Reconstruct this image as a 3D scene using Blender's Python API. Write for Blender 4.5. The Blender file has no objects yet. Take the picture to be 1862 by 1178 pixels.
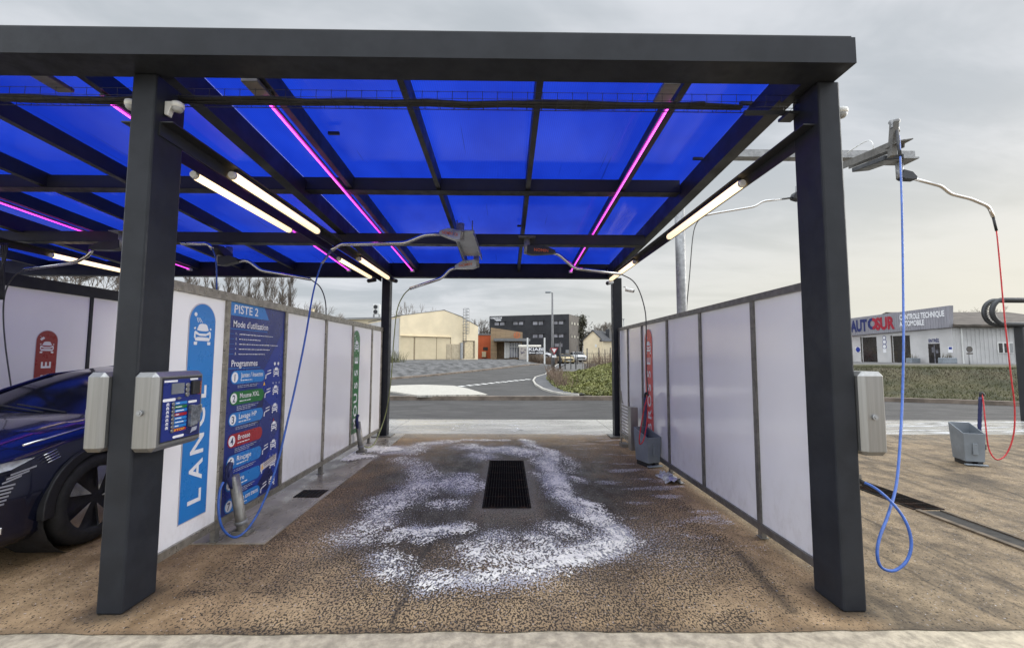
import bpy, math, random
import numpy as np
from math import radians, sin, cos, pi, sqrt, atan2
from mathutils import Vector, Matrix, noise as mnoise
SKY_UP, SKY_BACK = 3.85, 1.9

S = bpy.context.scene
COL = S.collection

# ------------------------------------------------------------------ camera
FPX, CXP, CYP, EYE = 795.0, 931.0, 589.0, 1.55
PITCH, YAW, ROLL = radians(4.17), radians(-0.72), radians(0.21)

def cam_dir(u, w, v):
    c, s = cos(ROLL), sin(ROLL)
    u, v = u*c - v*s, u*s + v*c
    x, y, z = u, w, v
    y, z = y*cos(PITCH) - z*sin(PITCH), y*sin(PITCH) + z*cos(PITCH)
    c, s = cos(YAW), sin(YAW)
    return Vector((x*c - y*s, x*s + y*c, z))

cam_d = bpy.data.cameras.new('camera')
cam_d.sensor_width = 36.0
cam_d.lens = FPX/1862*36.0
cam_d.clip_start = 0.05
cam_d.clip_end = 3000
cam = bpy.data.objects.new('camera', cam_d)
COL.objects.link(cam)
r_, u_, b_ = cam_dir(1, 0, 0), cam_dir(0, 0, 1), -cam_dir(0, 1, 0)
cam.matrix_world = Matrix(((r_.x, u_.x, b_.x, 0), (r_.y, u_.y, b_.y, 0), (r_.z, u_.z, b_.z, EYE), (0, 0, 0, 1)))
S.camera = cam

def at(px, py, Y=None, X=None, Z=None):
    """world point seen at photo pixel (px, py) on the plane Y / X / Z = const"""
    d = cam_dir((px - CXP)/FPX, 1, -(py - CYP)/FPX)
    t = Y/d.y if Y is not None else X/d.x if X is not None else (Z - EYE)/d.z
    return Vector((d.x*t, d.y*t, d.z*t + EYE))

# ------------------------------------------------------------------ render settings
S.view_settings.view_transform = 'Standard'
S.view_settings.look = 'None'
S.view_settings.exposure = 0.16
S.view_settings.gamma = 1.0
S.view_settings.use_curve_mapping = False
cy = S.cycles
cy.use_denoising = True
cy.max_bounces = 8
cy.diffuse_bounces = 4
cy.glossy_bounces = 4
cy.transmission_bounces = 4
cy.transparent_max_bounces = 8
cy.sample_clamp_indirect = 6
cy.caustics_reflective = False
cy.caustics_refractive = False

# ------------------------------------------------------------------ world: overcast sky
SUN_EL, SUN_AZ = radians(22), radians(76)      # azimuth from +Y towards +X
W = bpy.data.worlds.new('World')
S.world = W
W.use_nodes = True
nt = W.node_tree
for n in list(nt.nodes):
    nt.nodes.remove(n)

def N(t, typ, **k):
    n = t.nodes.new(typ)
    for a, v in k.items():
        setattr(n, a, v)
    return n

def math_(t, op, a, b=None, c=None, clamp=False):
    n = N(t, 'ShaderNodeMath', operation=op)
    n.use_clamp = clamp
    for i, v in enumerate((a, b, c)):
        if v is None:
            continue
        if hasattr(v, 'links'):
            t.links.new(v, n.inputs[i])
        else:
            n.inputs[i].default_value = v
    return n.outputs[0]

def maprange(t, v, a, b, c=0.0, d=1.0, smooth=True):
    n = N(t, 'ShaderNodeMapRange')
    n.interpolation_type = 'SMOOTHSTEP' if smooth else 'LINEAR'
    n.clamp = True
    t.links.new(v, n.inputs[0])
    for i, q in enumerate((a, b, c, d)):
        n.inputs[i+1].default_value = q
    return n.outputs[0]

def mix(t, f, a, b, mode='MIX'):
    n = N(t, 'ShaderNodeMix', data_type='RGBA', blend_type=mode)
    for sock, v in ((n.inputs['Factor'], f), (n.inputs[6], a), (n.inputs[7], b)):
        if hasattr(v, 'links'):
            t.links.new(v, sock)
        elif isinstance(v, (int, float)):
            sock.default_value = v
        else:
            sock.default_value = (*v, 1)
    return n.outputs[2]

def noise_(t, vec, scale, detail=3, rough=0.55, dist=0.0):
    n = N(t, 'ShaderNodeTexNoise')
    n.inputs['Scale'].default_value = scale
    n.inputs['Detail'].default_value = detail
    n.inputs['Roughness'].default_value = rough
    n.inputs['Distortion'].default_value = dist
    if vec is not None:
        t.links.new(vec, n.inputs['Vector'])
    return n.outputs[0]

def mapping(t, vec, scale=(1, 1, 1), loc=(0, 0, 0), rot=(0, 0, 0)):
    n = N(t, 'ShaderNodeMapping')
    n.inputs['Scale'].default_value = scale
    n.inputs['Location'].default_value = loc
    n.inputs['Rotation'].default_value = rot
    t.links.new(vec, n.inputs['Vector'])
    return n.outputs[0]

tc = N(nt, 'ShaderNodeTexCoord').outputs['Generated']
sep = N(nt, 'ShaderNodeSeparateXYZ'); nt.links.new(tc, sep.inputs[0])
dx, dy, dz = sep.outputs
sky = N(nt, 'ShaderNodeTexSky', sky_type='NISHITA')
sky.sun_disc = False
sky.sun_elevation = SUN_EL
sky.sun_rotation = SUN_AZ
sky.air_density = 1.0; sky.dust_density = 3.0
skyc = N(nt, 'ShaderNodeVectorMath', operation='SCALE'); skyc.inputs[3].default_value = 0.006
nt.links.new(sky.outputs[0], skyc.inputs[0])
# cloud layer projected on a flat ceiling so that it flattens towards the horizon
den = math_(nt, 'ADD', math_(nt, 'MAXIMUM', dz, 0.0), 0.16)
cv = N(nt, 'ShaderNodeCombineXYZ')
nt.links.new(math_(nt, 'DIVIDE', dx, den), cv.inputs[0])
nt.links.new(math_(nt, 'DIVIDE', dy, den), cv.inputs[1])
cvm = mapping(nt, cv.outputs[0], (0.8, 1.3, 1), (3.1, 1.7, 0), (0, 0, 0.35))
c1 = noise_(nt, cvm, 0.9, 6, 0.55, 0.4)
c2 = noise_(nt, mapping(nt, cv.outputs[0], (0.5, 1.1, 1), (9, 4, 0)), 2.6, 5, 0.6, 0.6)
cl = math_(nt, 'ADD', math_(nt, 'MULTIPLY', c1, 0.65), math_(nt, 'MULTIPLY', c2, 0.35))
clf = maprange(nt, cl, 0.40, 0.61)
base = mix(nt, clf, (0.450, 0.486, 0.522), (0.648, 0.670, 0.707))
# warm band low on the right where the sun sits behind the cloud
warm = math_(nt, 'MULTIPLY', maprange(nt, dx, -0.25, 0.75), maprange(nt, dz, 0.42, 0.02))
warm = math_(nt, 'MULTIPLY', warm, maprange(nt, dy, -0.3, 0.3))
base = mix(nt, warm, base, (0.711, 0.689, 0.599))
low = maprange(nt, dz, 0.16, 0.0)
base = mix(nt, math_(nt, 'MULTIPLY', low, 0.5), base, (0.648, 0.657, 0.639))
# overcast dome, brighter overhead; gain added out of view behind and beside as fill
up = maprange(nt, dz, 0.62, 0.98, 1.0, SKY_UP)
back = maprange(nt, dy, 0.42, -0.25, 1.0, SKY_BACK)
side = maprange(nt, math_(nt, 'ABSOLUTE', dx), 0.77, 0.95, 1.0, 3.4)
gain = math_(nt, 'MULTIPLY', math_(nt, 'MULTIPLY', up, back), side)
fin = N(nt, 'ShaderNodeVectorMath', operation='SCALE')
nt.links.new(base, fin.inputs[0]); nt.links.new(gain, fin.inputs[3])
add = N(nt, 'ShaderNodeVectorMath', operation='ADD')
nt.links.new(fin.outputs[0], add.inputs[0]); nt.links.new(skyc.outputs[0], add.inputs[1])
bg = N(nt, 'ShaderNodeBackground'); bg.inputs['Strength'].default_value = 1.0
nt.links.new(add.outputs[0], bg.inputs[0])
wo = N(nt, 'ShaderNodeOutputWorld'); nt.links.new(bg.outputs[0], wo.inputs[0])

sd = bpy.data.lights.new('sun', 'SUN')
sd.energy = 1.5; sd.angle = radians(30); sd.color = (1.0, 0.95, 0.87)
sun = bpy.data.objects.new('sun', sd); COL.objects.link(sun)
sv = Vector((sin(SUN_AZ)*cos(SUN_EL), cos(SUN_AZ)*cos(SUN_EL), sin(SUN_EL)))
sun.rotation_euler = sv.to_track_quat('Z', 'Y').to_euler()
sun.location = sv*50

# ------------------------------------------------------------------ materials
MATS = {}
def pm(name, col, rough=0.5, metal=0.0, var=0.12, scale=4.0, bump=0.0, bscale=60.0, coat=0.0, stretch=(1, 1, 1),
       rvar=0.1, emit=None, estr=0.0, spec=0.5, col2=None, thr=(0.35, 0.65)):
    """Principled material whose colour and roughness wander with a procedural noise"""
    if name in MATS:
        return MATS[name]
    m = bpy.data.materials.new(name); MATS[name] = m
    m.use_nodes = True
    t = m.node_tree
    p = t.nodes['Principled BSDF']
    o = N(t, 'ShaderNodeTexCoord').outputs['Object']
    v = mapping(t, o, stretch)
    n = noise_(t, v, scale, 5, 0.6)
    f = maprange(t, n, *thr)
    a = tuple(max(0, c*(1 - var)) for c in col)
    b = col2 if col2 else tuple(min(1, c*(1 + var)) for c in col)
    t.links.new(mix(t, f, a, b), p.inputs['Base Color'])
    rr = maprange(t, noise_(t, v, scale*2.3, 4, 0.6), 0.3, 0.7, max(0.02, rough - rvar), min(1, rough + rvar))
    t.links.new(rr, p.inputs['Roughness'])
    p.inputs['Metallic'].default_value = metal
    p.inputs['Coat Weight'].default_value = coat
    p.inputs['Coat Roughness'].default_value = 0.05
    p.inputs['Specular IOR Level'].default_value = spec
    if bump:
        bn = N(t, 'ShaderNodeBump'); bn.inputs['Strength'].default_value = bump; bn.inputs['Distance'].default_value = 0.01
        t.links.new(noise_(t, v, bscale, 4, 0.6), bn.inputs['Height'])
        t.links.new(bn.outputs[0], p.inputs['Normal'])
    if emit:
        p.inputs['Emission Color'].default_value = (*emit, 1)
        p.inputs['Emission Strength'].default_value = estr
    return m

M_STEEL = pm('anthracite paint', (0.019, 0.021, 0.026), 0.45, 0, 0.13, 4.0, 0.05, 400, rvar=0.12, spec=0.20)
M_DARK = pm('black steel', (0.018, 0.019, 0.022), 0.5, 0, 0.2, 2.0)
M_INOX = pm('brushed stainless', (0.285, 0.285, 0.28), 0.36, 0.75, 0.07, 3, 0.0, 90, stretch=(22, 22, 0.5), rvar=0.08)
M_INOXD = pm('dull stainless trim', (0.23, 0.22, 0.20), 0.42, 0.65, 0.15, 3, 0, stretch=(1, 4, 4), rvar=0.1)
M_GALV = pm('galvanised steel', (0.27, 0.275, 0.28), 0.5, 0.45, 0.18, 14, 0.0, 60, rvar=0.1)
M_WHITE = pm('white laminate', (0.80, 0.79, 0.80), 0.15, 0, 0.02, 1.0, 0, coat=0.3, rvar=0.02)
M_WPL = pm('white plastic', (0.66, 0.66, 0.64), 0.4, 0, 0.05, 6)
M_GREYPL = pm('grey plastic', (0.20, 0.225, 0.25), 0.5, 0, 0.12, 3, 0.05, 200)
M_BLACK = pm('black rubber', (0.012, 0.012, 0.014), 0.6, 0, 0.3, 8)
M_NAVY = pm('navy plastic', (0.012, 0.018, 0.09), 0.4, 0, 0.2, 12)
M_HBLUE = pm('blue hose', (0.03, 0.095, 0.36), 0.45, 0, 0.15, 20)
M_HRED = pm('red hose', (0.45, 0.015, 0.02), 0.4, 0, 0.2, 20)
M_HYEL = pm('yellow green hose', (0.20, 0.22, 0.07), 0.45, 0, 0.3, 4)
M_HGREY = pm('dark grey hose', (0.05, 0.05, 0.05), 0.45, 0, 0.2, 9)

def splash_marks(m):
    t = m.node_tree; p = t.nodes['Principled BSDF']; src = p.inputs['Base Color'].links[0].from_socket
    o = N(t, 'ShaderNodeTexCoord').outputs['Object']
    g = N(t, 'ShaderNodeNewGeometry').outputs['Position']
    s = N(t, 'ShaderNodeSeparateXYZ'); t.links.new(g, s.inputs[0])
    n = noise_(t, mapping(t, g, (1, 3, 1.6)), 4.0, 6, 0.7)
    f = math_(t, 'MULTIPLY', maprange(t, s.outputs[2], 0.75, 0.12), maprange(t, n, 0.42, 0.72))
    run = maprange(t, noise_(t, mapping(t, g, (1, 14, 0.5)), 2.0, 4, 0.6), 0.60, 0.78)
    f = math_(t, 'MAXIMUM', math_(t, 'MULTIPLY', f, 0.22), math_(t, 'MULTIPLY', run, 0.03))
    t.links.new(mix(t, f, src, (0.36, 0.31, 0.25)), p.inputs['Base Color'])
splash_marks(M_WHITE)

# ------------------------------------------------------------------ mesh builder
class MB:
    def __init__(s):
        s.v, s.f, s.m, s.sm = [], [], [], []
    def add(s, vs, fs, mi=0, smooth=False):
        b = len(s.v)
        s.v += [tuple(v) for v in vs]
        for f in fs:
            s.f.append([i + b for i in f]); s.m.append(mi); s.sm.append(smooth)
        return s
    def box(s, x0, x1, y0, y1, z0, z1, mi=0):
        x0, x1 = sorted((x0, x1)); y0, y1 = sorted((y0, y1)); z0, z1 = sorted((z0, z1))
        vs = [(x, y, z) for z in (z0, z1) for y in (y0, y1) for x in (x0, x1)]
        return s.add(vs, [(0, 2, 3, 1), (4, 5, 7, 6), (0, 1, 5, 4), (2, 6, 7, 3), (0, 4, 6, 2), (1, 3, 7, 5)], mi)
    def obox(s, c, ax, ay, az, mi=0):
        """box from centre and three half-axis vectors"""
        c, ax, ay, az = map(Vector, (c, ax, ay, az))
        vs = [c + i*ax + j*ay + k*az for k in (-1, 1) for j in (-1, 1) for i in (-1, 1)]
        return s.add(vs, [(0, 2, 3, 1), (4, 5, 7, 6), (0, 1, 5, 4), (2, 6, 7, 3), (0, 4, 6, 2), (1, 3, 7, 5)], mi)
    def bar(s, a, b, w, h, up=(0, 0, 1), mi=0):
        a, b, up = Vector(a), Vector(b), Vector(up)
        d = b - a; L = d.length; d.normalize()
        sx = d.cross(up)
        if sx.length < 1e-4:
            sx = d.cross(Vector((1, 0, 0)))
        sx.normalize(); uz = sx.cross(d).normalized()
        return s.obox((a + b)/2, d*L/2, sx*w/2, uz*h/2, mi)
    def tube(s, pts, r, n=8, mi=0, caps=True):
        pts = [Vector(p) for p in pts]
        rs = r if isinstance(r, (list, tuple)) else [r]*len(pts)
        rings = []
        prev = None
        for i, p in enumerate(pts):
            d = (pts[min(i+1, len(pts)-1)] - pts[max(i-1, 0)])
            if d.length < 1e-9:
                d = Vector((0, 0, 1))
            d.normalize()
            if prev is None:
                ref = Vector((0, 0, 1)) if abs(d.z) < 0.9 else Vector((1, 0, 0))
                a = d.cross(ref).normalized()
            else:
                a = (prev - d*prev.dot(d))
                a = a.normalized() if a.length > 1e-6 else d.orthogonal().normalized()
            prev = a
            b = d.cross(a)
            rings.append([p + rs[i]*(cos(2*pi*k/n)*a + sin(2*pi*k/n)*b) for k in range(n)])
        vs = [v for R in rings for v in R]
        fs = [(i*n + k, i*n + (k+1) % n, (i+1)*n + (k+1) % n, (i+1)*n + k) for i in range(len(pts)-1) for k in range(n)]
        s.add(vs, fs, mi, True)
        if caps:
            b = len(s.v) - len(vs)
            s.f.append([b + k for k in range(n)][::-1]); s.m.append(mi); s.sm.append(False)
            s.f.append([b + (len(pts)-1)*n + k for k in range(n)]); s.m.append(mi); s.sm.append(False)
        return s
    def cyl(s, a, b, r, n=16, mi=0, r2=None):
        return s.tube([a, b], [r, r if r2 is None else r2], n, mi)
    def prism(s, poly, o, u, v, w, d0=0.0, d1=0.01, mi=0):
        """2-D polygon (list of (a,b)) placed at o with axes u,v and extruded along w from d0 to d1"""
        o, u, v, w = map(Vector, (o, u, v, w))
        n = len(poly)
        A = [o + u*a + v*b + w*d0 for a, b in poly]
        B = [o + u*a + v*b + w*d1 for a, b in poly]
        fs = [list(range(n))[::-1], [n + i for i in range(n)]]
        fs += [(i, (i+1) % n, n + (i+1) % n, n + i) for i in range(n)]
        return s.add(A + B, fs, mi)
    def lathe(s, prof, o, axis, n=24, mi=0):
        """prof: list of (radius, height along axis)"""
        o, axis = Vector(o), Vector(axis).normalized()
        a = axis.orthogonal().normalized(); b = axis.cross(a)
        vs = [o + axis*h + r*(cos(2*pi*k/n)*a + sin(2*pi*k/n)*b) for r, h in prof for k in range(n)]
        fs = [(i*n + k, i*n + (k+1) % n, (i+1)*n + (k+1) % n, (i+1)*n + k) for i in range(len(prof)-1) for k in range(n)]
        return s.add(vs, fs, mi, True)
    def mesh(s, name, off=Vector((0, 0, 0))):
        me = bpy.data.meshes.new(name)
        me.from_pydata([(v[0]-off.x, v[1]-off.y, v[2]-off.z) for v in s.v], [], s.f)
        me.polygons.foreach_set('material_index', s.m)
        me.polygons.foreach_set('use_smooth', s.sm)
        me.update()
        return me

ORG = {}
def _link(name, mb, mats, org, bevel=0.0, recalc=True):
    me = mb.mesh(name, org)
    for m in (mats if isinstance(mats, (list, tuple)) else [mats]):
        me.materials.append(m)
    o = bpy.data.objects.new(name, me); COL.objects.link(o)
    if recalc and len(me.polygons) < 60000:
        import bmesh
        b = bmesh.new(); b.from_mesh(me); bmesh.ops.recalc_face_normals(b, faces=b.faces); b.to_mesh(me); b.free()
    if bevel:
        md = o.modifiers.new('bevel', 'BEVEL'); md.width = bevel; md.segments = 1 if bevel > .02 else 2; md.limit_method = 'ANGLE'; md.angle_limit = radians(40)
    ORG[o.name] = org
    return o

def thing(name, label, cat, loc=(0, 0, 0), group=None):
    o = bpy.data.objects.new(name, None); COL.objects.link(o)
    o.empty_display_size = 0.1
    o.location = loc; o['label'] = label; o['category'] = cat
    if group: o['group'] = group
    ORG[o.name] = Vector(loc)
    return o
def part(name, mb, mats, parent, bevel=0.0, label=None, recalc=True):
    o = _link(name, mb, mats, ORG[parent.name], bevel, recalc)
    o.parent = parent
    if label: o['label'] = label
    return o
def solo(name, label, cat, mb, mats, loc=(0, 0, 0), group=None, bevel=0.0):
    o = _link(name, mb, mats, Vector(loc), bevel)
    o.location = loc; o['label'] = label; o['category'] = cat
    if group: o['group'] = group
    return o
def struct(name, mb, mats, bevel=0.0, kind='structure'):
    o = _link(name, mb, mats, Vector((0, 0, 0)), bevel)
    o['kind'] = kind
    return o
def dup(root, loc=None, rz=None, label=None):
    r = root.copy(); COL.objects.link(r)
    if loc is not None: r.location = loc
    if rz is not None: r.rotation_euler = (0, 0, rz)
    if label: r['label'] = label
    for ch in list(root.children):
        c = ch.copy(); COL.objects.link(c); c.parent = r
        for g in list(ch.children):
            d = g.copy(); COL.objects.link(d); d.parent = c
    return r

# ------------------------------------------------------------------ lettering
def letters(txt, size=1.0, bold=0.0, spacing=1.0, res=3):
    """2-D vertices and faces of a line of text in the built-in font, origin at left of the baseline"""
    cu = bpy.data.curves.new('txt', 'FONT')
    cu.body = txt; cu.size = size; cu.offset = bold; cu.space_character = spacing; cu.resolution_u = res
    cu.fill_mode = 'FRONT'
    o = bpy.data.objects.new('txt', cu)
    me = bpy.data.meshes.new_from_object(o)
    vs = [(v.co.x, v.co.y) for v in me.vertices]
    fs = [tuple(p.vertices) for p in me.polygons]
    bpy.data.meshes.remove(me); bpy.data.objects.remove(o); bpy.data.curves.remove(cu)
    return vs, fs
def put_text(mb, txt, o, u, v, w, width=None, height=None, bold=0.0, mi=0, d=0.0, centre=False, spacing=1.0):
    """letters filling width x cap height, laid on the plane o,u,v and lifted d along w"""
    vs, fs = letters(txt, 1.0, bold, spacing)
    if not vs: return
    x0, x1 = min(a for a, b in vs), max(a for a, b in vs)
    y0 = 0.0; y1 = 0.72
    sx = width/(x1 - x0) if width else None
    sy = height/(y1 - y0) if height else None
    sx = sx or sy; sy = sy or sx
    o, u, v, w = map(Vector, (o, u, v, w))
    cx = (x1 + x0)/2 if centre else x0
    mb.add([o + u*(a - cx)*sx + v*(b*sy) + w*d for a, b in vs], fs, mi)
def disc(cx_, cy_, r, n=20, a0=0, a1=2*pi):
    return [(cx_ + r*cos(a0 + (a1-a0)*k/n), cy_ + r*sin(a0 + (a1-a0)*k/n)) for k in range(n if abs(a1-a0-2*pi) < 1e-6 else n+1)]
def pill(x0, x1, y0, y1, n=8, left=True, right=True):
    r = (y1 - y0)/2; c = (y0 + y1)/2
    P = []
    P += disc(x1 - r, c, r, n, -pi/2, pi/2) if right else [(x1, y0), (x1, y1)]
    P += disc(x0 + r, c, r, n, pi/2, 3*pi/2) if left else [(x0, y1), (x0, y0)]
    return P
def np_mesh(name, verts, quads, mat, kind=None, smooth=False, tri=False):
    """fast mesh from numpy arrays"""
    me = bpy.data.meshes.new(name)
    k = quads.shape[1]
    me.vertices.add(len(verts)); me.vertices.foreach_set('co', verts.astype(np.float32).ravel())
    me.loops.add(quads.size); me.loops.foreach_set('vertex_index', quads.astype(np.int32).ravel())
    me.polygons.add(len(quads))
    me.polygons.foreach_set('loop_start', np.arange(0, quads.size, k, dtype=np.int32))
    me.polygons.foreach_set('loop_total', np.full(len(quads), k, dtype=np.int32))
    if smooth: me.polygons.foreach_set('use_smooth', np.ones(len(quads), dtype=bool))
    me.update(calc_edges=True)
    me.materials.append(mat)
    o = bpy.data.objects.new(name, me); COL.objects.link(o)
    if kind: o['kind'] = kind
    ORG[o.name] = Vector((0, 0, 0))
    return o
RNG = np.random.RandomState(7)
_G = [RNG.rand(256, 256) for _ in range(6)]
def vnoise(x, y, g=0):
    """smooth value noise on numpy arrays"""
    G = _G[g]
    xi, yi = np.floor(x).astype(int), np.floor(y).astype(int)
    fx, fy = x - xi, y - yi
    fx, fy = fx*fx*(3-2*fx), fy*fy*(3-2*fy)
    a, b = G[xi & 255, yi & 255], G[(xi+1) & 255, yi & 255]
    c, d = G[xi & 255, (yi+1) & 255], G[(xi+1) & 255, (yi+1) & 255]
    return (a*(1-fx) + b*fx)*(1-fy) + (c*(1-fx) + d*fx)*fy
def fbm(x, y, g=0, o=4):
    s, a, t = 0, 0.5, 0
    for k in range(o):
        s = s + a*vnoise(x*2**k + 17.3*k, y*2**k + 5.1*k, (g + k) % 6); t += a; a *= 0.5
    return s/t
def sstep(a, b, x):
    t = np.clip((x - a)/(b - a), 0, 1)
    return t*t*(3 - 2*t)

# ================================================================== THE GROUND
def attr(t, name):
    n = N(t, 'ShaderNodeAttribute'); n.attribute_name = name
    return n.outputs['Fac']

def floor_material():
    m = bpy.data.materials.new('stained aggregate concrete'); m.use_nodes = True
    t = m.node_tree; p = t.nodes['Principled BSDF']
    o = N(t, 'ShaderNodeTexCoord').outputs['Object']
    big = noise_(t, o, 0.9, 5, 0.65)
    mid = noise_(t, mapping(t, o, (1, 0.55, 1)), 5.0, 6, 0.7)
    fine = noise_(t, o, 38, 3, 0.6)
    tan = mix(t, maprange(t, big, 0.3, 0.7), (0.34, 0.23, 0.12), (0.47, 0.345, 0.20))
    tan = mix(t, maprange(t, mid, 0.35, 0.7), mix(t, 0.55, tan, (0.2, 0.14, 0.085)), tan)
    rust = mix(t, maprange(t, mid, 0.3, 0.7), (0.15, 0.094, 0.048), (0.36, 0.245, 0.14))
    col = mix(t, attr(t, 'rust'), tan, rust)
    grey = mix(t, maprange(t, mid, 0.3, 0.7), (0.14, 0.13, 0.112), (0.27, 0.25, 0.215))
    col = mix(t, attr(t, 'grey'), col, grey)
    sand = mix(t, maprange(t, noise_(t, mapping(t, o, (1.1, 0.75, 1)), 3.2, 8, 0.8), 0.3, 0.68), (0.068, 0.052, 0.037), (0.275, 0.205, 0.128))
    col = mix(t, attr(t, 'sand'), col, sand)
    # wet, dirty middle of the bay
    wet = mix(t, maprange(t, fine, 0.3, 0.7), (0.052, 0.040, 0.028), (0.135, 0.106, 0.074))
    col = mix(t, attr(t, 'wet'), col, wet)
    # pitted aggregate: worm-like dark pits, denser where the mask says
    pn = noise_(t, mapping(t, o, (1.0, 0.62, 1)), 84, 1.3, 0.5, 0.4)
    pits = maprange(t, math_(t, 'ADD', pn, math_(t, 'MULTIPLY', attr(t, 'pits'), 0.20)), 0.60, 0.66)
    col = mix(t, math_(t, 'MULTIPLY', pits, 0.9), col, (0.022, 0.018, 0.015))
    # thin film of suds left in the texture
    fn = noise_(t, mapping(t, o, (1, 0.6, 1), (5, 3, 0)), 80, 1.5, 0.5, 0.4)
    film = maprange(t, math_(t, 'ADD', fn, math_(t, 'MULTIPLY', attr(t, 'film'), 0.34)), 0.66, 0.80)
    col = mix(t, math_(t, 'MULTIPLY', film, 0.8), col, (0.56, 0.56, 0.60))
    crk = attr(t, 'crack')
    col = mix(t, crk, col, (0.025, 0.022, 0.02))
    t.links.new(col, p.inputs['Base Color'])
    rgh = math_(t, 'SUBTRACT', maprange(t, mid, 0.3, 0.7, 0.55, 0.85), math_(t, 'MULTIPLY', attr(t, 'gloss'), 0.36), clamp=True)
    t.links.new(rgh, p.inputs['Roughness']); p.inputs['Specular IOR Level'].default_value = 0.16
    b = N(t, 'ShaderNodeBump'); b.inputs['Strength'].default_value = 0.5; b.inputs['Distance'].default_value = 0.006
    t.links.new(math_(t, 'SUBTRACT', fine, math_(t, 'MULTIPLY', pits, 0.6)), b.inputs['Height'])
    t.links.new(b.outputs[0], p.inputs['Normal'])
    return m

def seg_dist(x, y, a, b):
    ax, ay = a; bx, by = b
    dx_, dy_ = bx-ax, by-ay
    t = np.clip(((x-ax)*dx_ + (y-ay)*dy_)/(dx_*dx_ + dy_*dy_ + 1e-9), 0, 1)
    return np.hypot(x - ax - t*dx_, y - ay - t*dy_)
def poly_dist(x, y, P):
    d = np.full(x.shape, 1e9)
    for a, b in zip(P[:-1], P[1:]):
        d = np.minimum(d, seg_dist(x, y, a, b))
    return d
def gz(px, py):
    p = at(px, py, Z=0.0); return (p.x, p.y)

# foam strokes on the floor: (points, half width, strength)
FOAM = [
    ([(742, 821), (771, 808), (809, 804)], .16, .95), ([(735, 835), (757, 848), (770, 870)], .17, .75),
    ([(774, 866), (755, 895), (706, 915)], .20, .85), ([(706, 915), (690, 945), (650, 972), (636, 977)], .17, .8),
    ([(809, 804), (845, 800), (922, 801)], .06, .8), ([(850, 812), (890, 818), (925, 816), (964, 824)], .20, 1.0), ([(868, 828), (880, 832)], .18, .9),
    ([(955, 800), (971, 812), (1003, 826)], .09, .9), ([(1003, 824), (992, 838), (997, 850), (1009, 869), (1019, 898)], .13, 1.15),
    ([(1019, 898), (1048, 918), (1083, 940), (1115, 960), (1128, 979)], .11, 1.25), ([(1128, 979), (1103, 999), (1051, 1010), (1003, 1026)], .12, 1.25),
    ([(1115, 960), (1100, 985), (1060, 1000), (1010, 1005)], .14, .9),
    ([(1003, 1027), (965, 1046), (930, 1048), (890, 1053), (825, 1050), (774, 1055)], .11, 1.0), ([(774, 1055), (768, 1066)], .1, .8),
    ([(697, 1038), (730, 1045), (720, 1030), (688, 1012)], .11, .72), ([(640, 985), (672, 985), (700, 980)], .1, .6),
    ([(845, 872), (865, 880), (850, 889), (820, 878)], .17, .9), ([(830, 862), (850, 862)], .1, .7), ([(795, 917), (825, 916)], .13, .7),
    ([(715, 972), (745, 962), (780, 968), (830, 957)], .10, .95), ([(760, 980), (790, 970)], .07, .6),
    ([(868, 1004), (885, 988), (906, 978), (925, 990), (940, 1005), (970, 1010)], .15, .95), ([(890, 1015), (960, 1022), (1010, 1012)], .15, .8),
    ([(905, 966), (922, 975)], .09, .6), ([(968, 975), (990, 980), (1005, 1000)], .11, .85), ([(1000, 955), (1030, 958), (1040, 965)], .13, .75),
    ([(1050, 870), (1062, 876)], .08, .8), ([(960, 862), (985, 872)], .09, .55), ([(1040, 855), (1035, 835)], .12, .5),
    ([(613, 832), (640, 822), (680, 818), (710, 818)], .19, 2.3), ([(620, 836), (660, 832)], .13, 2.2),
]
FOAMW = [([gz(*q) for q in P], w, s) for P, w, s in FOAM]

# ---- bay floor slab
xs = np.concatenate([np.arange(-14, -3.5, 0.1), np.arange(-3.5, 6.0, 0.022), np.arange(6.0, 15.01, 0.05)]); ys = np.arange(2.58, 8.851, 0.022)
X, Y = np.meshgrid(xs, ys)
fx0, fx1 = -14, 15
edge = 0.05*(fbm(X*2.2, X*0 + 3, 1) - 0.5)
Yw = Y.copy(); Yw[0] = 2.58 + 0.045*(fbm(X[0]*3.1, X[0]*0 + 3.3, 1, 5) - 0.5)
Z = np.zeros_like(X)
nv = np.stack([X, Yw, Z], -1).reshape(-1, 3)
ny, nx = X.shape
idx = np.arange(nx*ny).reshape(ny, nx)
q = np.stack([idx[:-1, :-1], idx[:-1, 1:], idx[1:, 1:], idx[1:, :-1]], -1).reshape(-1, 4)
floor = np_mesh('wash_bay_floor', nv, q, floor_material(), 'structure')
warp = 0.5*(fbm(X*1.1, Y*1.1, 2) - 0.5)
warp2 = 0.35*(fbm(X*3.3, Y*3.3, 3) - 0.5)
ell = np.hypot((X + 0.05)/1.75, (Y - 5.35)/2.75) + warp + warp2
bay = sstep(2.1, 1.95, np.abs(X + 0.1))
wet = sstep(1.05, 0.55, ell)*0.95
ring = sstep(1.45, 0.95, ell)
rust = sstep(0.85, 1.9, np.abs(X + 0.1) + warp*1.6)*(X < 2.25)*0.9
rust = np.maximum(rust, sstep(3.1, 2.6, Y + warp)*0.25*(X < 2.3))
rust = np.maximum(rust, sstep(-2.0, -2.6, X)*0.85)
rust *= (0.35 + 0.85*fbm(X*1.6, Y*1.0, 4))
rust = np.maximum(rust, 0.95*np.exp(-(np.hypot((X + 2.15)/0.35, (Y - 3.0)/0.7))**2))
rust = np.maximum(rust, 0.8*np.exp(-(np.hypot((X - 1.95)/0.3, (Y - 2.9)/0.5))**2))
grey = np.exp(-(np.maximum(np.abs(X - 0.01)/0.36, np.abs(Y - 5.5)/1.22)**6))
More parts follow.
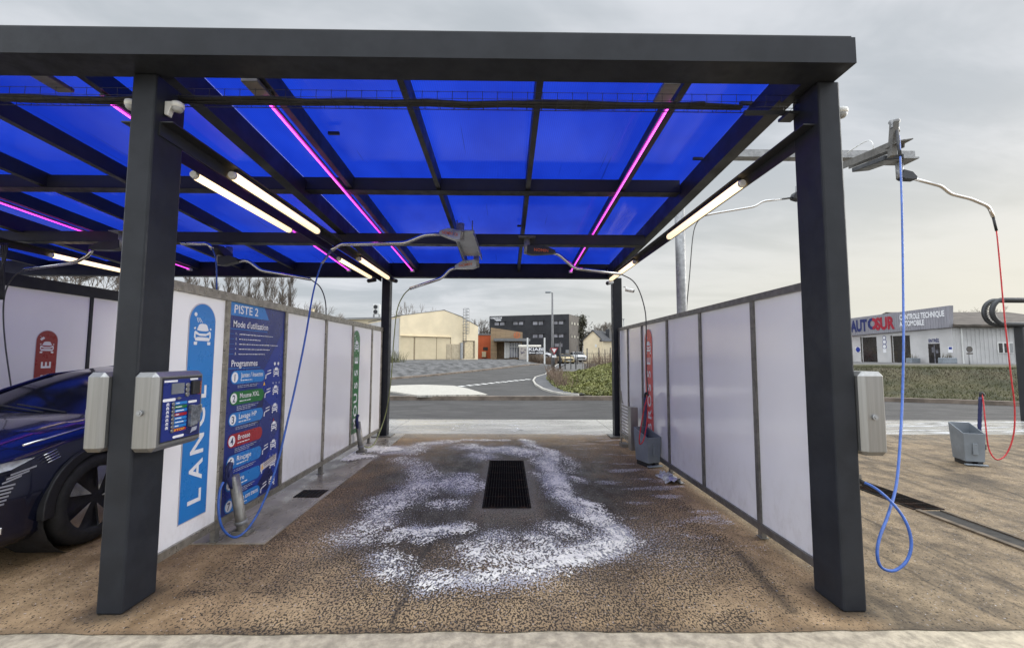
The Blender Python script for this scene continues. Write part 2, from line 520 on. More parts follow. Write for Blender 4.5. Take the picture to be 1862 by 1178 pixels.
grey = np.maximum(grey, sstep(8.25, 8.7, Y + 0.25*warp)*0.55)
sand = sstep(2.1, 2.3, X)
grey = np.maximum(grey, 0.75*np.exp(-((X - (3.05 + 0.02*Y))/0.12)**4)*(X > 2.3)*(0.5 + fbm(X*2, Y, 3)*0.8))
grey = np.maximum(grey, 0.6*np.exp(-((X - 6.05)/0.1)**4)*(0.5 + fbm(X*2, Y, 3)*0.8))
grey = np.maximum(grey, 0.5*sstep(7.3, 8.3, Y + warp)*(X > 2.3))
pits = np.clip(0.95*sstep(1.75, 0.7, ell) - 0.15 + 0.5*(fbm(X*1.4, Y*1.4, 5) - 0.45), 0, 1)*bay*(1 - grey*0.8)
pits = np.maximum(pits, 0.98*wet*bay*(1 - grey))
pits = np.maximum(pits, 0.50*sstep(4.1, 3.0, Y + warp)*sstep(2.0, 1.5, np.abs(X + 0.1))*(0.25 + 0.95*sstep(0.40, 0.62, fbm(X*1.7, Y*2.3, 1, 5))))
film = np.zeros_like(X)
for P, w, s_ in FOAMW:
    film = np.maximum(film, s_*np.exp(-(poly_dist(X, Y, P)/(w*1.7))**2))
streak = sstep(0.52, 0.75, fbm(X*2.2 + 0.6*Y, Y*9.0, 0))*sstep(0.9, 1.3, X)*sstep(3.2, 4.0, Y)*(X < 2.15)
film = np.maximum(film*(0.35 + 0.8*fbm(X*4, Y*4, 2)), streak*0.62)
film = np.maximum(film, 0.55*np.exp(-(np.hypot((X - 1.15)/0.55, (Y - 3.75)/0.5))**2)*(0.4 + 0.8*fbm(X*3, Y*3, 1)))
crack = np.zeros_like(X)
def smear(P, w, k=1.0):
    d = poly_dist(X + 0.08*(fbm(X*3, Y*3, 2) - 0.5), Y, P)
    return k*np.exp(-(d/w)**2)
crack = np.maximum(crack, smear([gz(712, 1140), (gz(735, 1080)), gz(760, 1020), gz(800, 970)], 0.014, 0.95))
for P_, w_, k_ in (([(7.0, 9.0), (5.2, 3.0)], .022, 1.0), ([(5.25, 6.6), (4.58, 2.6)], .05, .55), ([(8.1, 9.2), (7.1, 5.4), (6.4, 2.6)], .02, .8), ([(3.42, 5.5), (3.5, 2.6)], .016, .8), ([(2.92, 5.5), (2.94, 2.6)], .014, .9), ([(3.18, 5.5), (3.22, 2.6)], .012, .6), ([(9.6, 9), (8.4, 3)], .03, .6)):
    crack = np.maximum(crack, smear(P_, w_, k_)*(0.35 + 0.9*fbm(X*1.1, Y*1.9, 1))*(Y < 8.4))
crack = np.maximum(crack, 0.65*np.exp(-((X - 1.78 - 0.12*(Y - 3))/0.05)**2)*(Y < 3.6)*(Y > 2.75))
for a_, b_, w_, k_ in ((2.36, 0, .05, .5), (3.0, .0, .03, .35), (3.40, .0, .02, .55), (5.55, 0, .03, .7), (8.1, 0, .05, .4), (9.6, 0, .04, .5)):
    crack = np.maximum(crack, k_*np.exp(-((X - a_ - 0.04*(fbm(X*0 + a_, Y*1.5, 2) - .5))/w_)**2)*(0.15 + fbm(X*0 + 3*a_, Y*2.2, 1))*(Y < 8.3))
crack = np.maximum(crack, sstep(0.62, 0.80, fbm(X*2.6, Y*0.9, 5, 5))*(X > 2.35)*0.55)
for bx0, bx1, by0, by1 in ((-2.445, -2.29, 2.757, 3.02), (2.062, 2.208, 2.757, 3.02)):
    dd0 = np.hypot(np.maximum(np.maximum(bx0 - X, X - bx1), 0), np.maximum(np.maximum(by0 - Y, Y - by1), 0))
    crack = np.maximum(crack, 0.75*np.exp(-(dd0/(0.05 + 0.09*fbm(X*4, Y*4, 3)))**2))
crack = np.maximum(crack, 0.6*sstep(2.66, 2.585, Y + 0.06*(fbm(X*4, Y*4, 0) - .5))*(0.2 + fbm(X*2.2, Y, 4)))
crack = np.maximum(crack, sstep(0.60, 0.78, fbm(X*1.3 + 7, Y*1.9, 3, 5))*bay*0.22)
pits = np.maximum(pits, 0.7*sstep(0.55, 0.70, fbm(X*1.5 + 7, Y*2.6, 3, 5))*bay*(1 - grey))
pits = pits*(X < 2.2)
gloss = np.clip(wet*0.2 + ring*0.25 + sstep(8.0, 8.6, Y)*0.5 + 0.25*fbm(X, Y, 2) + 0.5*sstep(7.6, 8.2, Y)*(X > 2.3), 0, 1)
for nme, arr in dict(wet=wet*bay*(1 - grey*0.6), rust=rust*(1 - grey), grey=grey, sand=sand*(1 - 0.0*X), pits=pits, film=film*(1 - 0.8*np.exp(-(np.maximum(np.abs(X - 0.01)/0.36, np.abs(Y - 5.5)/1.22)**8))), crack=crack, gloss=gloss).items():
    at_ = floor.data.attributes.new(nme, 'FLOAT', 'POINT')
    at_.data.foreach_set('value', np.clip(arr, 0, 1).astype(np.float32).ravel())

# ---- soap foam: thin flakes of suds kept where the strokes and a two-scale noise say so
def build_foam():
    c = 0.0052
    x = np.arange(-2.42, 1.75, c); y = np.arange(3.0, 8.9, c)
    FX, FY = np.meshgrid(x, y)
    D = np.zeros_like(FX)
    wx, wy = 0.34*(fbm(FX*3.0, FY*3.0, 1) - 0.5), 0.34*(fbm(FX*3.0 + 40, FY*3.0, 2) - 0.5)
    for P, w, s_ in FOAMW:
        d = poly_dist(FX + wx, FY + wy, P)
        D = np.maximum(D, s_*(1 - sstep(0.05*w, 1.75*w, d)))
    D = D*(0.62 + 0.5*sstep(0.30, 0.55, fbm(FX*3.4, FY*3.4, 0, 3)))
    cell = 0.7*vnoise(FX*88 + 3*np.sin(FY*11), FY*54 + 2*np.sin(FX*9), 3) + 0.3*RNG.rand(*FX.shape)
    blot = fbm(FX*9, FY*7, 4, 4)
    keep = D*(0.28 + 0.95*blot) - 0.135 > 0.5 + (cell - 0.5)*2.3*(1 - 0.35*np.clip(D - 0.9, 0, 1))
    keep &= D > 0.1
    keep &= ~((np.abs(FX - 0.01) < 0.26) & (np.abs(FY - 5.6) < 1.05))
    h = 0.006 + 0.016*np.clip(D, 0, 1.2)*fbm(FX*16, FY*16, 5, 2)
    h = h + np.where(FX < -1.985, 0.008, 0.0)
    jx, jy = (RNG.rand(*FX.shape) - .5)*c*0.7, (RNG.rand(*FX.shape) - .5)*c*0.7
    iy, ix = np.nonzero(keep[:-1, :-1])
    Wd = FX.shape[1]
    quads = np.stack([iy*Wd + ix, iy*Wd + ix + 1, (iy+1)*Wd + ix + 1, (iy+1)*Wd + ix], -1)
    used, inv = np.unique(quads, return_inverse=True)
    V = np.stack([(FX + jx).ravel()[used], (FY + jy).ravel()[used], h.ravel()[used]], -1)
    m = pm('soap suds', (0.84, 0.80, 0.71), 0.6, 0, 0.05, 30)
    return np_mesh('soap_foam', V, inv.reshape(-1, 4), m, 'stuff', smooth=True)
build_foam()

# ---- smooth strip beside the left wall, front apron, rear concrete band, road
M_STRIP = pm('smooth wet concrete', (0.27, 0.235, 0.19), 0.32, 0, 0.32, 2.2, 0.1, 120, rvar=0.2, stretch=(1, 0.6, 1))
struct('concrete_strip', MB().box(-2.66, -1.98, 3.74, 8.84, -0.05, 0.010), M_STRIP)
M_APRON = pm('pale worn concrete', (0.37, 0.315, 0.23), 0.75, 0, 0.30, 13.0, 0.6, 70, rvar=0.1, thr=(0.3, 0.7))
struct('concrete_apron', MB().box(-40, 3.02, -30, 2.66, -0.2, -0.005), M_APRON)
mb = MB(); mb.add([(3.03, -30, -0.006), (40, -30, -0.006), (40, 2.58, -0.006), (2.86, 2.58, -0.006), (3.2, 2.2, -0.006)], [(0, 1, 2, 3, 4)])
struct('yard_floor', mb, pm('sandy concrete', (0.24, 0.175, 0.105), 0.75, 0, 0.35, 2.5, 0.4, 80, stretch=(2, 0.6, 1)))
M_BAND = pm('wet grey concrete', (0.31, 0.295, 0.265), 0.24, 0, 0.22, 0.9, 0.05, 150, rvar=0.15, stretch=(0.6, 2, 1))
mb = MB()
for x0, x1 in ((-40, -6.9), (-6.89, -2.36), (-2.35, 2.2), (2.21, 6.7), (6.71, 40)):
    mb.box(x0, x1, 8.853, 10.86, -0.2, -0.002)
struct('concrete_band', mb, M_BAND)
M_SUDS_GLARE = pm('smeared suds and glare', (0.66, 0.66, 0.67), 0.4, 0, 0.1, 9)
random.seed(3)
mb = MB()
for i in range(46):
    px, py = random.choice([(945 + random.gauss(0, 22), 776 + random.gauss(0, 5)), (875 + random.gauss(0, 18), 774 + random.gauss(0, 4)), (835 + random.gauss(0, 8), 779 + random.gauss(0, 3))])
    x, y = gz(px, py)
    if y < 8.88 or y > 10.8: continue
    a = random.uniform(-0.4, 0.4) + (2.2 if px > 930 else 1.2); L = random.uniform(0.08, 0.4); w = random.uniform(0.008, 0.022)
    mb.add([(x - w, y, 0.002), (x + cos(a)*L*.4, y + sin(a)*L*.4 - w, 0.002), (x + cos(a)*L, y + sin(a)*L, 0.002), (x + cos(a)*L*.5 + w, y + sin(a)*L*.5 + w, 0.002)], [(0, 1, 2, 3)])
for i in range(70):  # pale strips painted flat for the wet glare on the right
    x, y = random.uniform(6.0, 13.5), random.uniform(8.9, 10.7)
    L = random.uniform(0.3, 1.4); w = random.uniform(0.015, 0.05); a = random.uniform(-.08, .08)
    mb.add([(x, y, 0.002), (x + L*.4, y - w + a*L*.4, 0.002), (x + L, y + a*L, 0.002), (x + L*.5, y + w + a*L*.5, 0.002)], [(0, 1, 2, 3)])
struct('suds_glare_streaks', mb, M_SUDS_GLARE, kind='stuff')
M_ASPH = pm('worn asphalt', (0.042, 0.039, 0.037), 0.72, 0, 0.22, 1.1, 0.6, 170, rvar=0.12, stretch=(0.5, 1, 1))
struct('road', MB().box(-60, 60, 10.86, 17.2, -0.2, -0.012), M_ASPH)

# kerb along the far side of the service road
KERB = [(-60, 15.2), (-4.1, 15.5), (3.8, 15.65), (10, 15.7), (13.4, 15.45), (15.2, 14.85), (17.2, 13.8), (24, 9.6), (40, 0)]
def offset(P, d):
    out = []
    for i, p in enumerate(P):
        a = Vector(P[max(i-1, 0)]); b = Vector(P[min(i+1, len(P)-1)])
        t = (b - a).normalized(); n = Vector((-t.y, t.x))
        out.append((p[0] + n.x*d, p[1] + n.y*d))
    return out
def strip_mesh(P0, P1, z0, z1, zf=None):
    mb = MB(); n = len(P0)
    f = zf or (lambda x, y: 0.0)
    vs = [(x, y, f(x, y) + z0) for x, y in P0] + [(x, y, f(x, y) + z1) for x, y in P0] + [(x, y, f(x, y) + z1) for x, y in P1] + [(x, y, f(x, y) + z0) for x, y in P1]
    fs = []
    for i in range(n-1):
        for k in range(3):
            fs.append((k*n + i, k*n + i + 1, (k+1)*n + i + 1, (k+1)*n + i))
    fs += [(0, n, 2*n, 3*n), (n-1, 4*n-1, 3*n-1, 2*n-1)]
    return mb.add(vs, fs)
def dense(P, step=1.0):
    out = []
    for a, b in zip(P[:-1], P[1:]):
        k = max(1, int(math.hypot(b[0]-a[0], b[1]-a[1])/step))
        out += [(a[0] + (b[0]-a[0])*i/k, a[1] + (b[1]-a[1])*i/k) for i in range(k)]
    return out + [P[-1]]
M_KERB = pm('old brown kerb', (0.15, 0.12, 0.095), 0.85, 0, 0.35, 1.6, 0.4, 60)
struct('kerb', strip_mesh(KERB, offset(KERB, 0.24), -0.1, 0.125), M_KERB)

# ---- public side: street level plane, embankments and plateau
def Pz(y):
    y = np.asarray(y, dtype=float)
    return 0.12 + 0.028*np.clip(y - 17, 0, 22) - 0.012*np.clip(y - 42, 0, 25)
ROADL = [(-60, 3), (-30, 12), (-14, 19.2), (-9, 21.3), (-6.12, 23.1), (-4.43, 25.3), (-1.91, 30.1), (0.87, 36), (3.0, 40.5), (4.0, 46), (3, 70)]
IVYL = [(60, -8), (24, 9.9), (17.3, 14.05), (15.3, 15.1), (13.5, 15.72), (10, 15.96), (3.8, 15.92), (2.55, 16.3), (2.2, 17.35), (2.05, 19.55), (2.1, 23), (2.6, 27), (3.6, 33), (5.4, 42), (7, 60)]
def inside_left(x, y):      # beyond the left road edge
    yy = np.interp(x, [p[0] for p in ROADL[:9]], [p[1] for p in ROADL[:9]])
    return (y > yy) & (x < 4.0)
def inside_right(x, y):
    fr = np.interp(x, [2.2, 2.55, 3.8, 10, 13.5, 15.3, 17.3, 24, 60], [17.35, 16.3, 15.92, 15.96, 15.72, 15.1, 14.05, 9.9, -8])
    lf = np.interp(y, [16.3, 17.35, 19.55, 23, 27, 33, 42, 60], [2.55, 2.2, 2.05, 2.1, 2.6, 3.6, 5.4, 7])
    return (y > fr) & (x > lf)
def ground_z(x, y):
    x = np.asarray(x, float); y = np.asarray(y, float)
    z = np.where(y < 15.6, -0.25, Pz(y) - 0.03)
    il = inside_left(x, y); d = poly_dist(x, y, ROADL)
    top = 1.06 + 0.004*np.clip(y - 30, 0, 60)
    zl = np.minimum(Pz(y) + 0.03 + 0.17*np.maximum(d - 0.1, 0), top)
    zl = np.where(zl >= top, top, zl)
    z = np.where(il, np.maximum(zl, z), z)
    ir = inside_right(x, y); d = poly_dist(x, y, IVYL)
    rise = sstep(0, 5.2, d)
    mound = Pz(y) + 1.02*rise*(1 - sstep(22.5, 30, y)*sstep(16, 10, x)*1.0)
    flat = 0.12 + 0.93*sstep(0, 5.5, d)
    k = sstep(7.5, 11, x)
    zr = mound*(1-k) + flat*k
    far = sstep(30, 60, y)*(x < 26)
    z = np.where(ir, np.maximum(zr*(1 - far) + far*(Pz(y) - 0.03), -0.2), z)
    return z
def gzf(x, y): return float(ground_z(np.array([x]), np.array([y]))[0])
def Pf(x, y): return float(Pz(y))

def grid_sheet(name, x0, x1, y0, y1, st, zf, mat, keep=None, dz=0.0, kind='structure'):
    gx = np.arange(x0, x1 + 1e-6, st); gy = np.arange(y0, y1 + 1e-6, st)
    GX, GY = np.meshgrid(gx, gy)
    GZ = zf(GX, GY) + dz
    n_y, n_x = GX.shape
    ii = np.arange(n_x*n_y).reshape(n_y, n_x)
    qd = np.stack([ii[:-1, :-1], ii[:-1, 1:], ii[1:, 1:], ii[1:, :-1]], -1).reshape(-1, 4)
    V = np.stack([GX, GY, GZ], -1).reshape(-1, 3)
    if keep is not None:
        cx, cy_ = V[qd, 0].mean(1), V[qd, 1].mean(1)
        qd = qd[keep(cx, cy_)]
        us, inv = np.unique(qd, return_inverse=True); V = V[us]; qd = inv.reshape(-1, 4)
    return np_mesh(name, V, qd, mat, kind, smooth=True)

M_SOIL = pm('rough grass and soil', (0.085, 0.085, 0.035), 0.95, 0, 0.35, 0.6, 0.5, 20, col2=(0.14, 0.11, 0.06))
gm = np_mesh('ground', *(lambda a: (np.array([(-1500, -1500, -0.3), (1500, -1500, -0.3), (1500, 1500, -0.3), (-1500, 1500, -0.3)], float), np.array([[0, 1, 2, 3]])))(0), M_SOIL, 'structure')
M_STREET = pm('street asphalt', (0.048, 0.045, 0.042), 0.75, 0, 0.14, 0.5, 0.4, 120, rvar=0.1)
grid_sheet('street', -60, 16, 15.7, 75, 0.8, lambda x, y: Pz(y), M_STREET, keep=lambda x, y: ~inside_right(x, y) | (y < 17.2) & (x < 3.2), dz=-0.004)
M_GRAV = pm('grey gravel bank', (0.082, 0.081, 0.081), 0.9, 0, 0.5, 2.2, 0.8, 45, stretch=(1, 0.6, 1))
grid_sheet('gravel_embankment', -50, 5, 4, 80, 0.45, ground_z, M_GRAV, keep=lambda x, y: inside_left(x, y) & (poly_dist(x, y, ROADL) < 14), dz=0.0)
M_YARD = pm('yard asphalt', (0.095, 0.092, 0.088), 0.85, 0, 0.15, 0.7, 0.3, 60)
grid_sheet('plateau', -90, 4, 12, 130, 1.2, ground_z, M_YARD, keep=lambda x, y: inside_left(x, y) & (poly_dist(x, y, ROADL) > 13.4))
M_BANK = pm('bank of short grass', (0.040, 0.042, 0.012), 0.95, 0, 0.3, 0.9, 0.6, 30, col2=(0.068, 0.058, 0.024))
grid_sheet('grass_embankment', 2, 60, -8, 31, 0.4, ground_z, M_BANK, keep=lambda x, y: inside_right(x, y))
grid_sheet('car_park_ground', 2.8, 26, 30.6, 100, 1.0, ground_z, M_YARD, keep=lambda x, y: inside_right(x, y) | (y > 59))
grid_sheet('upper_yard_ground', 25, 90, 30.6, 100, 1.2, lambda x, y: 0*x + 1.02, M_YARD)

# kerb stones of the street
M_KGREY = pm('grey kerb stone', (0.27, 0.255, 0.235), 0.85, 0, 0.2, 3)
RL = dense(ROADL[:10], 1.0)
struct('street_kerb', strip_mesh(RL, offset(RL, 0.22), -0.02, 0.10, Pf), pm('brown street kerb', (0.16, 0.13, 0.105), 0.85, 0, 0.3, 2))
WK = [(2.6, 15.95), (2.1, 16.4), (1.75, 17.2), (1.48, 18.37), (1.31, 20.3), (1.33, 22.36), (1.58, 24.51), (1.95, 25.76), (2.35, 26.9), (3.3, 32.5), (5.0, 42)]
WK = dense(WK, 0.8)
struct('corner_kerb', strip_mesh(WK, offset(WK, -0.09), -0.02, 0.065, Pf), pm('white kerb', (0.40, 0.38, 0.34), 0.8, 0, 0.12, 3))
PV = offset(WK, -0.115)
IN = [(max(a + 0.1, float(np.interp(b, [16.3, 17.35, 19.55, 23, 27, 33, 42], [2.9, 2.6, 2.35, 2.4, 2.9, 3.9, 5.8]))), b) for a, b in PV]
mb = MB(); n = len(PV)
mb.add([(a, b, Pf(a, b) + 0.06) for a, b in PV] + [(a, b, Pf(a, b) + 0.06) for a, b in IN], [(i, i+1, n+i+1, n+i) for i in range(n-1)])
struct('pavement', mb, pm('pavement asphalt', (0.085, 0.085, 0.088), 0.8, 0, 0.15, 1.5, 0.3, 80))

# painted give-way dashes and the paved triangle island
def onP(px, py):
    p = at(px, py, Z=0.12)
    for _ in range(12):
        p = at(px, py, Z=float(Pz(p.y)))
    return p
M_PAINT = pm('road paint', (0.66, 0.65, 0.62), 0.7, 0, 0.12, 4)
a, b = onP(820, 704.2), onP(966, 689)
mb = MB()
for i in range(12):
    p0 = a.lerp(b, (i + 0.1)/12); p1 = a.lerp(b, (i + 0.62)/12)
    d = (p1 - p0).normalized(); nrm = Vector((-d.y, d.x, 0))*0.17
    vs = [p0 - nrm, p1 - nrm, p1 + nrm, p0 + nrm]
    mb.add([(v.x, v.y, Pf(0, v.y) + 0.004) for v in vs], [(0, 1, 2, 3)])
struct('road_marking', mb, M_PAINT)
ISL = [onP(*p) for p in ((640, 708), (690, 704.5), (730, 702), (770, 701), (825, 703), (850, 708), (887, 719.5), (760, 721), (707, 713), (660, 711))]
mb = MB(); n = len(ISL)
mb.add([(p.x, p.y, Pf(0, p.y) - 0.02) for p in ISL] + [(p.x, p.y, Pf(0, p.y) + 0.05) for p in ISL],
       [tuple(range(n, 2*n))] + [(i, (i+1) % n, n + (i+1) % n, n + i) for i in range(n)])
def cobble():
    m = bpy.data.materials.new('pale setts'); m.use_nodes = True; t = m.node_tree; p = t.nodes['Principled BSDF']
    o = N(t, 'ShaderNodeTexCoord').outputs['Object']
    b = N(t, 'ShaderNodeTexBrick'); b.inputs['Scale'].default_value = 4.5
    t.links.new(o, b.inputs['Vector'])
    b.inputs['Color1'].default_value = (0.50, 0.47, 0.41, 1); b.inputs['Color2'].default_value = (0.40, 0.375, 0.33, 1); b.inputs['Mortar'].default_value = (0.26, 0.25, 0.22, 1)
    b.inputs['Mortar Size'].default_value = 0.03
    t.links.new(b.outputs[0], p.inputs['Base Color']); p.inputs['Roughness'].default_value = 0.85
    return m
struct('traffic_island', mb, cobble())

# ================================================================== THE WASH CANOPY
def sheet_material():
    m = bpy.data.materials.new('fluted blue polycarbonate'); m.use_nodes = True; t = m.node_tree
    for n in list(t.nodes): t.nodes.remove(n)
    o = N(t, 'ShaderNodeTexCoord').outputs['Object']
    w = N(t, 'ShaderNodeTexWave', wave_type='BANDS', bands_direction='X', wave_profile='SIN')
    w.inputs['Scale'].default_value = 17
    t.links.new(o, w.inputs['Vector'])
    dirt = noise_(t, mapping(t, o, (1, 0.5, 1)), 1.3, 4, 0.6)
    c = mix(t, maprange(t, dirt, 0.3, 0.7), (0.0055, 0.026, 0.31), (0.009, 0.038, 0.40))
    c = mix(t, math_(t, 'MULTIPLY', w.outputs['Fac'], 0.75), c, (0.005, 0.020, 0.25))
    big = noise_(t, mapping(t, o, (0.9, 0.5, 1)), 1.1, 3, 0.6)
    c = mix(t, maprange(t, big, 0.35, 0.7, 0.0, 0.55), c, (0.003, 0.012, 0.20))
    sp = maprange(t, noise_(t, mapping(t, o, (1, 0.25, 1)), 9, 5, 0.75), 0.66, 0.76)
    c = mix(t, math_(t, 'MULTIPLY', sp, 0.45), c, (0.003, 0.01, 0.12))
    ln = maprange(t, noise_(t, mapping(t, o, (9, 0.16, 1)), 3.0, 2, 0.5), 0.70, 0.73)
    c = mix(t, math_(t, 'MULTIPLY', ln, 0.6), c, (0.002, 0.008, 0.09))
    tr = N(t, 'ShaderNodeBsdfTranslucent'); t.links.new(c, tr.inputs[0])
    df = N(t, 'ShaderNodeBsdfDiffuse'); df.inputs[0].default_value = (0.012, 0.025, 0.12, 1)
    m1 = N(t, 'ShaderNodeMixShader'); m1.inputs[0].default_value = 0.10
    t.links.new(tr.outputs[0], m1.inputs[1]); t.links.new(df.outputs[0], m1.inputs[2])
    gl = N(t, 'ShaderNodeBsdfGlossy'); gl.inputs['Roughness'].default_value = 0.10; gl.inputs[0].default_value = (0.8, 0.85, 1, 1)
    b = N(t, 'ShaderNodeBump'); b.inputs['Strength'].default_value = 0.18; b.inputs['Distance'].default_value = 0.004
    t.links.new(w.outputs['Fac'], b.inputs['Height']); t.links.new(b.outputs[0], gl.inputs['Normal'])
    fr = N(t, 'ShaderNodeFresnel'); fr.inputs[0].default_value = 1.35
    m2 = N(t, 'ShaderNodeMixShader'); t.links.new(fr.outputs[0], m2.inputs[0])
    t.links.new(m1.outputs[0], m2.inputs[1]); t.links.new(gl.outputs[0], m2.inputs[2])
    out = N(t, 'ShaderNodeOutputMaterial'); t.links.new(m2.outputs[0], out.inputs[0])
    return m
M_SHEET = sheet_material()

def rz(y): return 3.525 - 0.055*(y - 3.0)          # underside of the rafters, falling to the rear
XL, XR = -11.6, 2.178
canopy = thing('wash_canopy', 'large flat anthracite steel canopy roofed with blue translucent sheets over the wash bays', 'canopy', (-2.3, 5.6, 0))
part('front_beam', MB().box(XL, XR, 2.575, 2.80, 3.38, 3.548), M_STEEL, canopy)
part('roof_edge', MB().box(XL, XR - .004, 2.60, 2.79, 3.549, 3.575), M_DARK, canopy)
part('rear_beam', MB().box(XL, 2.07, 8.56, 8.64, 3.10, 3.372).box(XL, 2.07, 8.53, 8.67, 3.085, 3.099), M_STEEL, canopy)
POSTS = [(-2.445, -2.29, 2.757, 3.02, 3.38), (2.062, 2.208, 2.757, 3.02, 3.38), (-6.97, -6.81, 2.757, 3.02, 3.38), (-11.45, -11.3, 2.757, 3.02, 3.38),
         (-2.44, -2.28, 8.50, 8.68, 3.086), (2.085, 2.262, 8.48, 8.66, 3.086), (-6.97, -6.81, 8.50, 8.68, 3.086)]
for x0, x1, y0, y1, h in POSTS:
    p = part('post', MB().box(x0, x1, y0, y1, 0.0, h), M_STEEL, canopy, bevel=0.012)
    if y0 > 5:
        part('base_plate', MB().box(x0 - 0.10, x1 + 0.10, y0 - 0.10, y1 + 0.08, 0.011, 0.028), M_INOXD, p)
part('corner_plate', MB().box(1.985, 2.19, 2.802, 3.03, 3.385, 3.68), M_DARK, canopy)
for xb, w in ((2.05, 0.12), (-2.33, 0.11), (-6.85, 0.11)):
    part('edge_beam', MB().bar((xb, 2.805, rz(2.8) + 0.0), (xb, 8.555, rz(8.55) + 0.0), w, 0.20), M_DARK, canopy)
RAFT = [(-0.775, .05), (0.235, .05), (1.31, .055), (-1.77, .055), (-3.05, .055), (-4.19, .06), (-5.2, .06), (-6.06, .06), (-7.9, .06), (-9, .06)]
for x, w in RAFT:
    part('rafter', MB().bar((x, 2.803, rz(2.8) + 0.08), (x, 8.555, rz(8.55) + 0.08), w, 0.155), M_DARK, canopy)
for y, h0 in ((4.85, rz(4.85) - 0.012), (6.12, rz(6.12) - 0.225)):
    m_ = MB().box(XL + .1, 1.975, y, y + 0.09, h0 + 0.005, h0 + 0.150)
    cb = part('cross_beam', m_, M_DARK, canopy)
    part('flange', MB().box(XL + .1, 1.975, y - 0.028, y + 0.118, h0 - 0.006, h0 + 0.003), M_STEEL, cb)
xs_ = [2.0] + sorted([r[0] for r in RAFT], reverse=True)
seams = [1.98, 1.31, 0.235, -0.775, -1.77, -2.28]
def sheets(edges):
    for a, b in zip(edges[:-1], edges[1:]):
        a, b = min(a, b), max(a, b)
        z0, z1 = rz(2.79) + 0.162, rz(8.62) + 0.162
        m = MB(); m.add([(a, 2.79, z0), (b, 2.79, z0), (b, 8.62, z1), (a, 8.62, z1), (a, 2.79, z0 + .012), (b, 2.79, z0 + .012), (b, 8.62, z1 + .012), (a, 8.62, z1 + .012)][:4], [(0, 3, 2, 1)])
        part('roof_sheet', m, M_SHEET, canopy, recalc=False)
sheets([2.05, 0.235, -0.775, -2.33]); sheets([-2.332, -4.19, -6.06, -7.9, XL])
for (x, y) in ((1.22, 3.1), (-1.80, 3.12), (-3.25, 3.05)):       # driver boxes of the colour strips
    part('driver_box', MB().box(x - .10, x + .02, y - .12, y + .12, rz(y) - 0.03, rz(y) - 0.001), M_INOXD, canopy, bevel=0.004)
for (x, y) in ((-1.6, 3.9), (1.95, 3.4), (1.95, 4.3), (-1.2, 4.9), (0.2, 6.3)):
    part('clip', MB().box(x - .05, x + .05, y, y + .025, rz(y) + 0.10, rz(y) + 0.125), M_DARK, canopy)

# cable tray along the front
M_WIRE = pm('tray wire', (0.03, 0.03, 0.032), 0.4, 0.3, 0.2, 5)
tray = thing('cable_tray', 'black wire mesh cable tray running across under the front of the roof', 'cable tray', (0, 3.0, 3.34))
m = MB()
for yy, zz in ((2.93, 3.335), (2.97, 3.315), (3.03, 3.315), (3.07, 3.335), (2.93, 3.385), (3.07, 3.385)):
    m.tube([(XL + .2, yy, zz), (2.06, yy, zz)], 0.002, 4)
x = -7.0
while x < 2.06:
    m.tube([(x, 2.93, 3.39), (x, 2.93, 3.335), (x, 2.97, 3.313), (x, 3.03, 3.313), (x, 3.07, 3.335), (x, 3.07, 3.39)], 0.002, 4)
    x += 0.105
part('wire_basket', m, M_WIRE, tray)
random.seed(5)
for k in range(5):
    pts = []
    x = -7.0
    while x < 1.62 + 0.08*k:
        pts.append((x, 2.985 + 0.012*k - .02 + random.gauss(0, .005), 3.328 + 0.005*(k % 2) + abs(random.gauss(0, .007)))); x += 0.28
    part('cable', MB().tube(pts, 0.0125, 6), M_BLACK, tray)
part('bracket', MB().box(1.70, 2.072, 2.99, 3.01, 3.28, 3.31).box(1.98, 2.072, 2.94, 3.06, 3.26, 3.28), M_DARK, tray)

# ------------------------------------------------------------------ lamps
def emat(name, col, s):
    m = bpy.data.materials.new(name); m.use_nodes = True; t = m.node_tree; p = t.nodes['Principled BSDF']
    p.inputs['Base Color'].default_value = (0.8, 0.8, 0.8, 1); p.inputs['Roughness'].default_value = 0.4
    lw = N(t, 'ShaderNodeLayerWeight'); lw.inputs[0].default_value = 0.35
    t.links.new(maprange(t, lw.outputs['Facing'], 0.0, 0.9, s, s*0.55), p.inputs['Emission Strength'])
    p.inputs['Emission Color'].default_value = (*col, 1)
    return m
M_TUBE = emat('lit warm tube', (1.0, 0.72, 0.40), 2.2)
M_TUBE2 = emat('lit cool tube', (1.0, 0.72, 0.42), 2.2)
M_PINK = emat('lit magenta strip', (1.0, 0.035, 0.92), 2.6)
def tube_light(x, y0, y1, z, label, mat=M_TUBE, r=0.036):
    t = thing('tube_light', label, 'tube light', (x, (y0+y1)/2, z), 'tube lights on the rails')
    part('diffuser', MB().tube([(x, y0 + .03, z), (x, y0 + .05, z), (x, y1 - .05, z), (x, y1 - .03, z)], [r*.6, r, r, r*.6], 12), mat, t)
    for yy in (y0, y1):
        s = 0.03 if yy == y0 else -0.03
        part('end_cap', MB().tube([(x, yy, z), (x, yy + s, z)], [r*.75, r*.95], 12), M_WPL, t)
    part('housing', MB().box(x - .018, x + .018, y0 + .06, y1 - .06, z + r*.86, z + r + .03), M_STEEL, t)
def rail(x, z, label, side, y0=2.80, y1=8.50, gap=None):
    t = thing('lamp_rail', label, 'rail', (x, 5.6, z), 'lamp rails between front and rear posts')
    m = MB().box(x - .004, x + .004, y0, y1, z - .085, z).box(x, x + side*.085, y0, y1, z + .0005, z + .008)
    part('angle_bar', m, M_DARK, t)
rail(-2.284, 3.07, 'black angle rail holding tube lights along the left side of the middle bay', 1)
rail(-2.452, 3.07, 'black angle rail on the car side of the centre post line', -1)
